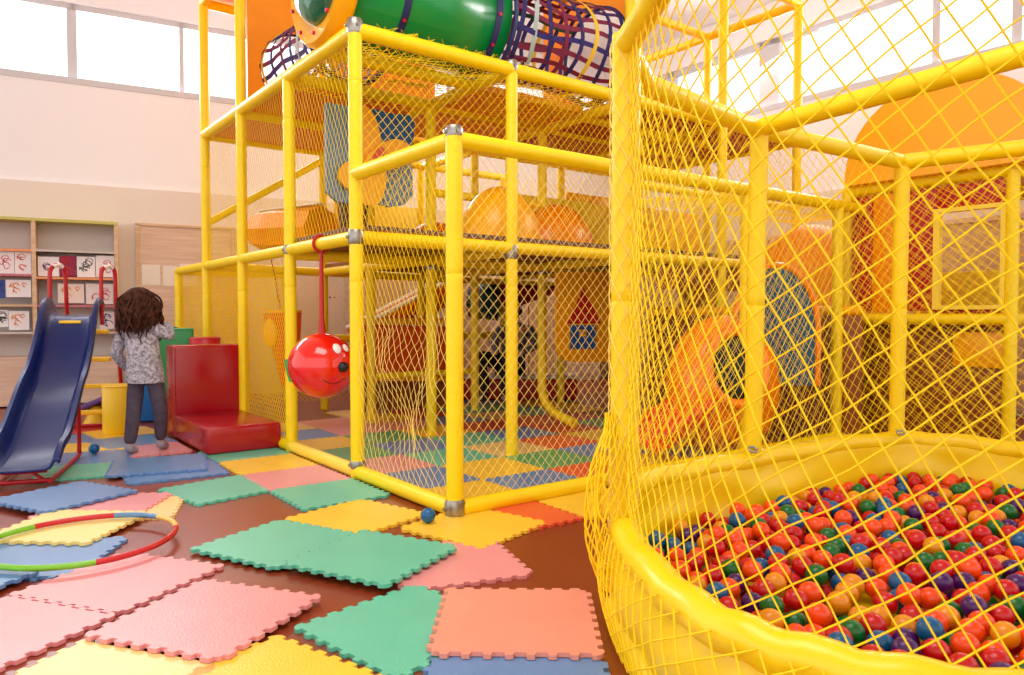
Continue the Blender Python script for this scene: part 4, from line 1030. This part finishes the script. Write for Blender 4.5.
def paper(px0, px1, py0, py1, k, label, bgc=None, cat='drawing', group='drawings on the display shelf'):
    off = FO-.06; f = lambda x, y: PP(x, y, Lw(0, 0, off), LN); a, b_ = f(px0, py1), f(px1, py0)
    t0_, t1_ = (a-LW0).dot(LD), (b_-LW0).dot(LD); e = empty('childs_drawing' if cat == 'drawing' else 'picture_book', Lw((t0_+t1_)/2, a.z, off), label, cat, group)
    mb = MB(); mb.box(Lw((t0_+t1_)/2, (a.z+b_.z)/2, off), (t1_-t0_, .004 if cat == 'drawing' else .02, b_.z-a.z), RotL)
    mb.build('sheet', mat('paper_%s' % (bgc,), bgc or (240, 234, 238), .8), e, False)
    rr = random.Random(k); o_ = off + (.003 if cat == 'drawing' else .0115)
    mb = MB()
    for s in range(4):
        tc_, zc_ = rr.uniform(t0_+.06, t1_-.06), rr.uniform(a.z+.06, b_.z-.05); rad = rr.uniform(.02, .05); pts = []
        for i in range(14):
            an = i/13*rr.uniform(3, 6.2); pts.append(Lw(tc_+math.cos(an)*rad*rr.uniform(.8, 1.2), zc_+math.sin(an)*rad*rr.uniform(.7, 1.1), o_))
        mb.tube(pts, .004, 4, cap=False)
    mb.build('scribble', mat('crayon_%d' % (k % 6), pap_cols[k % 6], .7), e, False, fixn=False)
paper(-14, 14, 251, 273, 0, 'drawing in the left bay, second shelf, cut by the picture edge'); paper(15, 31, 252, 274, 4, 'drawing with a red curl in the left bay, second shelf')
paper(-10, 5, 280, 298, 1, 'dark blue drawing at the far left of the third shelf', (60, 80, 150)); paper(6, 31, 280, 297, 2, 'drawing in the left bay on the third shelf')
paper(-4, 8, 310, 327, 5, 'drawing with dark marks in the left bay, fourth shelf'); paper(9, 29, 311, 330, 2, 'large tilted drawing in the left bay, fourth shelf')
paper(38, 59, 257, 276, 3, 'faint drawing at the left of the right bay, upper row'); paper(60, 75.5, 256, 276, 4, 'magenta and orange picture book in the right bay', (150, 40, 80), 'book', None)
paper(77, 95, 257, 277, 5, 'drawing with dark faces in the right bay, upper row'); paper(96, 114, 256, 277, 0, 'plain drawing at the right end of the upper row')
paper(58, 84, 284, 303, 2, 'drawing with orange figure in the right bay, middle row', (232, 214, 206)); paper(86, 113, 284, 304, 0, 'pale drawing right of the orange figure, middle row', (226, 214, 214))
paper(100, 114, 312, 329, 1, 'small drawing in the right bay, lower row', (220, 206, 208))
# tan board with papers
BD = empty('wood_display_board', Lw(tL(172), 0, .1), 'large oak panel on the back wall behind the girl', 'wall panel')
b0_, b1_ = tL(139), tL(232); zb = PP(170, 227, Lw(0, 0, .1), LN).z
lb(b0_, b1_, .1, zb, .052, .09, M_wood2, 'panel', BD)
for (a, c) in ((b0_-.03, b0_+.01), (b1_-.01, b1_+.03)): lb(a, c, .05, zb+.02, .05, .11, M_wood, 'edge_strip', BD)
lb(b0_-.03, b1_+.03, zb, zb+.03, .05, .11, M_wood, 'edge_strip', BD)
for (x0, x1, y0, y1, k) in ((142, 160, 265, 285, 1), (163, 178, 266, 286, 2), (180, 197, 264, 286, 3)):
    off = .1; a, c = PP(x0, y1, Lw(0, 0, off), LN), PP(x1, y0, Lw(0, 0, off), LN); t0_, t1_ = (a-LW0).dot(LD), (c-LW0).dot(LD)
    e = tag(lb(t0_, t1_, a.z, c.z, .092, .096, mat('cream_paper', (236, 226, 214), .8), 'paper_sheet'), ['pale sheet on the left of the oak panel', 'pale sheet in the middle of the oak panel', 'pale sheet on the right of the oak panel'][k-1], 'paper')
# further cabinets seen through the frame
CBN = empty('wall_cabinet', Lw(4.2, 0, .3), 'long low pink-oak cabinet seen through the netted frame', 'cabinet')
lb(2.0, 5.9, 0, 1.75, .05, .42, M_wood2, 'cabinet_body', CBN); lb(1.98, 5.92, 1.75, 1.79, .05, .45, M_wood, 'cabinet_top', CBN)
for k in range(6): lb(2.05+k*.645, 2.05+k*.645+.62, .08, 1.7, .42, .44, M_wood2 if k % 2 else M_wood, 'door', CBN)
CBW = empty('wainscot_panelling', Rw(0, 0, .2), 'oak panelling along the lower right wall behind the cabin', 'wall panel')
mb = MB(); mb.box(Rw(.5, 1.0, .08), (6.0, .05, 1.9), RotR); mb.build('panel', M_wood, CBW, False)
mb = MB(); mb.box(Rw(.5, 1.97, .09), (6.0, .07, .05), RotR); mb.build('cap_rail', M_wood2, CBW, False)

# ------------------------------------------------------------------ people
def skinned(verts, edges, radii, root=0, sub=2):
    bm = bmesh.new(); ly = bm.verts.layers.skin.verify(); vs = []
    for i, p in enumerate(verts):
        v = bm.verts.new(p); r = radii[i]; v[ly].radius = (r, r) if not isinstance(r, tuple) else r; v[ly].use_root = (i == root); vs.append(v)
    for a, b_ in edges: bm.edges.new((vs[a], vs[b_]))
    me = bpy.data.meshes.new('tmp'); bm.to_mesh(me); bm.free(); o = bpy.data.objects.new('tmp', me); S.collection.objects.link(o)
    sk = o.modifiers.new('skin', 'SKIN'); sk.use_smooth_shade = True; sk.branch_smoothing = .4
    ss = o.modifiers.new('sub', 'SUBSURF'); ss.levels = sub; ss.render_levels = sub
    bpy.context.view_layer.update(); dg = bpy.context.evaluated_depsgraph_get(); ev = o.evaluated_get(dg); m2 = ev.to_mesh()
    out = MB(); out.v = [tuple(v.co) for v in m2.vertices]; out.f = [tuple(p.vertices) for p in m2.polygons]
    ev.to_mesh_clear(); bpy.data.objects.remove(o); bpy.data.meshes.remove(me); return out
def hand(wrist, dirv, palm_n, s=1.0):            # palm, four unequal fingers and a thumb, slightly curled
    d = dirv.normalized(); n = (palm_n - d*palm_n.dot(d)).normalized(); sd_ = d.cross(n); mbh = MB()
    v = [wrist, wrist+d*.03*s, wrist+d*.055*s]; e = [(0, 1), (1, 2)]; r = [(.014*s), (.019*s), (.017*s)]
    h = skinned(v, e, r, 0, 1); mbh.add(h.v, h.f)
    for k, L in enumerate((.036, .042, .039, .030)):
        o_ = wrist + d*.050*s + sd_*((k-1.5)*.0105*s); v = [o_, o_+d*L*.4*s+n*.003*s, o_+d*L*.75*s+n*.010*s, o_+d*L*s+n*.02*s]
        h = skinned(v, [(0,1),(1,2),(2,3)], [.0062*s, .0058*s, .0052*s, .0045*s], 0, 1); mbh.add(h.v, h.f)
    o_ = wrist + d*.018*s - sd_*.012*s; v = [o_, o_+d*.018*s-sd_*.016*s+n*.004*s, o_+d*.036*s-sd_*.02*s+n*.01*s]
    h = skinned(v, [(0,1),(1,2)], [.0075*s, .0065*s, .0055*s], 0, 1); mbh.add(h.v, h.f)
    return mbh
def head_mb(c, fwd, s=1.0):
    fwd = fwd.normalized(); rt = fwd.cross(Z).normalized(); upv = rt.cross(fwd); Rm = Matrix((rt, fwd, upv)).transposed(); mb = MB()
    def put(m2, p): mb.add([c + Rm @ (Vector(v)*s) for v in m2.v], m2.f)
    h = MB(); h.ell((0, 0, .01), (.072, .086, .092), 28, 18)
    h.v = [(x*(1-.25*max(0, -z/.1)), y + (.012 if z < -.02 and y > 0 else 0), z - (.018 if z < -.05 else 0)) for x, y, z in h.v]; put(h, 0)
    nz = MB(); nz.ell((0, .092, -.012), (.009, .014, .012), 10, 6); nz.ell((0, .086, .005), (.006, .01, .018), 8, 6); put(nz, 0)
    lp_ = MB(); lp_.ell((0, .083, -.046), (.020, .008, .005), 12, 6); put(lp_, 0)
    for k in (-1, 1): ea = MB(); ea.ell((k*.075, -.002, -.002), (.008, .014, .022), 10, 8); put(ea, 0)
    eyes = MB()
    for k in (-1, 1): q = MB(); q.ell((k*.028, .079, .008), (.011, .007, .007), 12, 8); eyes.add([c + Rm @ (Vector(v)*s) for v in q.v], q.f)
    return mb, eyes

# the girl: seen from behind, walking away, right hand at her face
gp = G(141, 455); g0 = Vector((gp.x, gp.y, 0))
def gl(x, y, z): return g0 + Vector((x, y, z))
GIRL = empty('person', g0, 'girl with long curly brown hair, grey marled sweater and dark trousers, back turned', 'person')
lf, rf = gl(-.055, -.05, .045), gl(.085, .12, .05)
sk = {'pel': gl(.03, .02, .57), 'w': gl(.02, .02, .68), 'ch': gl(.005, .02, .82), 'nk': gl(0, .02, .94), 'hd': gl(0, .03, 1.0),
 'lh': gl(-.035, .02, .54), 'rh': gl(.095, .02, .54), 'lk': gl(-.045, .0, .32), 'rk': gl(.115, .06, .32), 'la': lf + Z*.03, 'ra': rf + Z*.03,
 'lt': lf + Vector((-.02, .09, -.015)), 'rt': rf + Vector((0, .09, -.015)),
 'ls': gl(-.115, .02, .90), 'rs': gl(.115, .02, .90), 'le': gl(-.185, .03, .72), 'lw': gl(-.16, .15, .60), 're': gl(.215, .05, .84), 'rw': gl(.13, .11, .95)}
ks = list(sk); ix = {k: i for i, k in enumerate(ks)}
rad = dict(pel=.055, w=.065, ch=.075, nk=.035, hd=.04, lh=.048, rh=.048, lk=.04, rk=.04, la=.027, ra=.027, lt=.02, rt=.02, ls=.04, rs=.04, le=.027, lw=.018, re=.027, rw=.018)
ed = [('pel','w'),('w','ch'),('ch','nk'),('nk','hd'),('pel','lh'),('pel','rh'),('lh','lk'),('rh','rk'),('lk','la'),('rk','ra'),('la','lt'),('ra','rt'),('ch','ls'),('ch','rs'),('ls','le'),('le','lw'),('rs','re'),('re','rw')]
body = skinned([sk[k] for k in ks], [(ix[a], ix[b_]) for a, b_ in ed], [rad[k] for k in ks], 0)
h = hand(sk['lw'], Vector((0, .3, -1)), Vector((1, 0, 0)), .9); body.add(h.v, h.f)
h = hand(sk['rw'], Vector((-.6, .3, .5)), Vector((0, .6, .3)), .9); body.add(h.v, h.f)
gfw = Vector((-.15, 1, -.08)); hm, ey = head_mb(gl(0, .04, 1.075), gfw, .95); body.add(hm.v, hm.f)
body.build('body', M_skin, GIRL, fixn=False); ey.build('eyes', M_blackish, GIRL)
m_sw = mat('grey_marled_knit', (196, 188, 196), .9, .1, rgb2=(120, 112, 122), noise_scale=55, bump=.4, bump_scale=90)
def loft(secs, n=24):
    mb = MB(); vs = []; fs = []
    for (x, y, z, rx, ry) in secs:
        for k in range(n): a = 2*PI*k/n; vs.append(gl(x + rx*math.cos(a), y + ry*math.sin(a), z))
    for i in range(len(secs)-1):
        for k in range(n): fs.append((i*n+k, i*n+(k+1) % n, (i+1)*n+(k+1) % n, (i+1)*n+k))
    fs += [tuple(range(n)), tuple((len(secs)-1)*n+k for k in range(n))]
    return mb.add(vs, fs)
swm = loft([(.03,.02,.515,.122,.10),(.03,.02,.52,.132,.112),(.028,.02,.60,.128,.108),(.02,.02,.70,.116,.09),(.01,.02,.80,.118,.088),(.0,.02,.87,.122,.08),(0,.02,.91,.10,.068),(0,.02,.935,.06,.055),(0,.02,.955,.045,.045)])
ks2 = ['ch0', 'ls', 'rs', 'le', 'lw', 're', 'rw']; sk['ch0'] = gl(.0, .02, .87); ix2 = {k: i for i, k in enumerate(ks2)}
rad2 = dict(ch0=.07, ls=.052, rs=.052, le=.042, lw=.032, re=.044, rw=.032)
arms = skinned([sk[k] for k in ks2], [(ix2[a], ix2[b_]) for a, b_ in [('ch0','ls'),('ch0','rs'),('ls','le'),('le','lw'),('rs','re'),('re','rw')]], [rad2[k] for k in ks2], 0)
swm.add(arms.v, arms.f); swm.build('sweater', m_sw, GIRL, fixn=False)
m_tr = mat('charcoal_corduroy', (92, 80, 94), .9, .1, noise_amt=.25, noise_scale=20)
ks3 = ['pel', 'lh', 'rh', 'lk', 'rk', 'la', 'ra']; ix3 = {k: i for i, k in enumerate(ks3)}
rad3 = dict(pel=.066, lh=.066, rh=.066, lk=.054, rk=.052, la=.042, ra=.040); sk['pel'] = gl(.03, .02, .58)
sk['la2'] = sk['la'] + Z*.02
skinned([sk[k] for k in ks3], [(ix3[a], ix3[b_]) for a, b_ in [('pel','lh'),('pel','rh'),('lh','lk'),('rh','rk'),('lk','la'),('rk','ra')]], [rad3[k] for k in ks3], 0).build('trousers', m_tr, GIRL, fixn=False)
for f_ in (lf, rf):
    mb = skinned([f_ + Z*.05, f_ + Vector((0, -.01, .0)), f_ + Vector((0, .05, -.012)), f_ + Vector((0, .10, -.018))], [(0,1),(1,2),(2,3)], [.032, .035, .032, .026], 0); mb.build('sock', mat('grey_sock', (150, 148, 158), .9), GIRL, fixn=False)
m_hair = mat('dark_brown_hair', (50, 27, 20), .8, .12, rgb2=(88, 52, 38), noise_scale=30)
hair = MB(); hc2 = gl(-.005, .02, 1.065)
hair.ell(hc2 + Vector((0, -.01, .03)), (.108, .105, .105), 24, 16); hair.ell(hc2 + Vector((0, -.03, -.05)), (.125, .085, .13), 24, 16)
rh_ = random.Random(3)
for k in range(340):
    a = rh_.uniform(-.1, PI+.1) + PI if True else 0; a = rh_.uniform(PI*.85, PI*2.15); el = rh_.uniform(-.2, 1.4)
    st = hc2 + Vector((math.cos(a)*.10*math.cos(el), math.sin(a)*.10*math.cos(el)+.0, .03 + .10*math.sin(el))); L = rh_.uniform(.16, .30); pts = []; ph = rh_.uniform(0, 6); tgt = rh_.uniform(.09, .165)
    for i in range(9):
        t = i/8; rr = .10*math.cos(el) + (tgt-.10*math.cos(el))*min(1, t*1.8) - .05*max(0, t-.6); z = st.z - L*t
        aa = a + .12*math.sin(ph + t*9); pts.append(Vector((hc2.x + math.cos(aa)*rr*.96 + .005*math.sin(t*15+ph), hc2.y + math.sin(aa)*rr*.85 + .005*math.cos(t*15+ph), z + .02*math.sin(t*PI))))
    hair.tube(pts, [.008, .009, .009, .008, .008, .007, .006, .005, .002], 4, cap=False)
hair.build('hair', m_hair, GIRL, fixn=False)

# the seated person at the back: black trousers, grey patterned top
sp = PY(506, 380, 8.6); q0 = Vector((sp.x, sp.y, .045))
def ql(x, y, z): return q0 + Vector((x, y, z))
PER = empty('person', q0, 'seated person in grey patterned top and black trousers on the bench behind the netting', 'person')
k_ = {'pel': ql(.04, .12, .38), 'w': ql(.08, .12, .52), 'ch': ql(.12, .10, .72), 'nk': ql(.10, .06, .88), 'hd': ql(.09, .04, .94), 'lh': ql(-.06, .08, .38), 'rh': ql(.13, .06, .38),
 'lk': ql(-.30, -.30, .50), 'rk': ql(.02, -.36, .46), 'la': ql(-.22, -.38, .08), 'ra': ql(.0, -.42, .08), 'lt': ql(-.28, -.52, .04), 'rt': ql(-.03, -.56, .04),
 'ls': ql(-.06, .08, .80), 'rs': ql(.28, .10, .80), 'le': ql(-.14, -.06, .62), 'lw': ql(-.10, -.22, .54), 're': ql(.36, -.04, .60), 'rw': ql(.20, -.20, .53)}
kk_ = list(k_); ii = {k: i for i, k in enumerate(kk_)}
rr_ = dict(pel=.12, w=.11, ch=.12, nk=.045, hd=.05, lh=.085, rh=.085, lk=.058, rk=.058, la=.038, ra=.038, lt=.03, rt=.03, ls=.055, rs=.055, le=.038, lw=.024, re=.038, rw=.024)
pb = skinned([k_[k] for k in kk_], [(ii[a], ii[b_]) for a, b_ in ed], [rr_[k] for k in kk_], 0)
h = hand(k_['lw'], Vector((-.2, -1, -.1)), Vector((0, 0, -1)), 1.3); pb.add(h.v, h.f); h = hand(k_['rw'], Vector((-.4, -1, -.1)), Vector((0, 0, -1)), 1.3); pb.add(h.v, h.f)
hm, ey = head_mb(ql(.09, .03, 1.04), Vector((-.4, -1, -.1)), 1.15); pb.add(hm.v, hm.f); pb.build('body', M_skin, PER, fixn=False); ey.build('eyes', M_blackish, PER)
m_bt = mat('black_trousers', (22, 20, 24), .8); m_gt = mat('grey_patterned_cloth', (128, 122, 138), .9, rgb2=(84, 76, 96), noise_scale=26)
kq = ['pel', 'lh', 'rh', 'lk', 'rk', 'la', 'ra']; iq = {k: i for i, k in enumerate(kq)}
skinned([k_[k] for k in kq], [(iq[a], iq[b_]) for a, b_ in [('pel','lh'),('pel','rh'),('lh','lk'),('rh','rk'),('lk','la'),('rk','ra')]], [.135, .105, .105, .08, .08, .06, .06], 0).build('trousers', m_bt, PER, fixn=False)
kq = ['w', 'ch', 'nk', 'ls', 'rs', 'le', 'lw', 're', 'rw', 'pel']; iq = {k: i for i, k in enumerate(kq)}
skinned([k_[k] for k in kq], [(iq[a], iq[b_]) for a, b_ in [('pel','w'),('w','ch'),('ch','nk'),('ch','ls'),('ch','rs'),('ls','le'),('le','lw'),('rs','re'),('re','rw')]], [.13, .14, .06, .072, .072, .052, .036, .052, .036, .14], 0).build('top', m_gt, PER, fixn=False)
for n1, n2 in (('la', 'lt'), ('ra', 'rt')):
    skinned([k_[n1]+Vector((0, .02, 0)), k_[n1].lerp(k_[n2], .5), k_[n2]], [(0,1),(1,2)], [.045, .045, .038], 0).build('shoe', M_blackish, PER, fixn=False)
mb = MB(); mb.ell(ql(.10, .06, 1.075), (.092, .10, .10), 20, 14); mb.ell(ql(.11, .10, .99), (.085, .06, .10), 16, 10); mb.build('hair', m_hair, PER)
print('balls', len(balls), 'visible', len(vis))
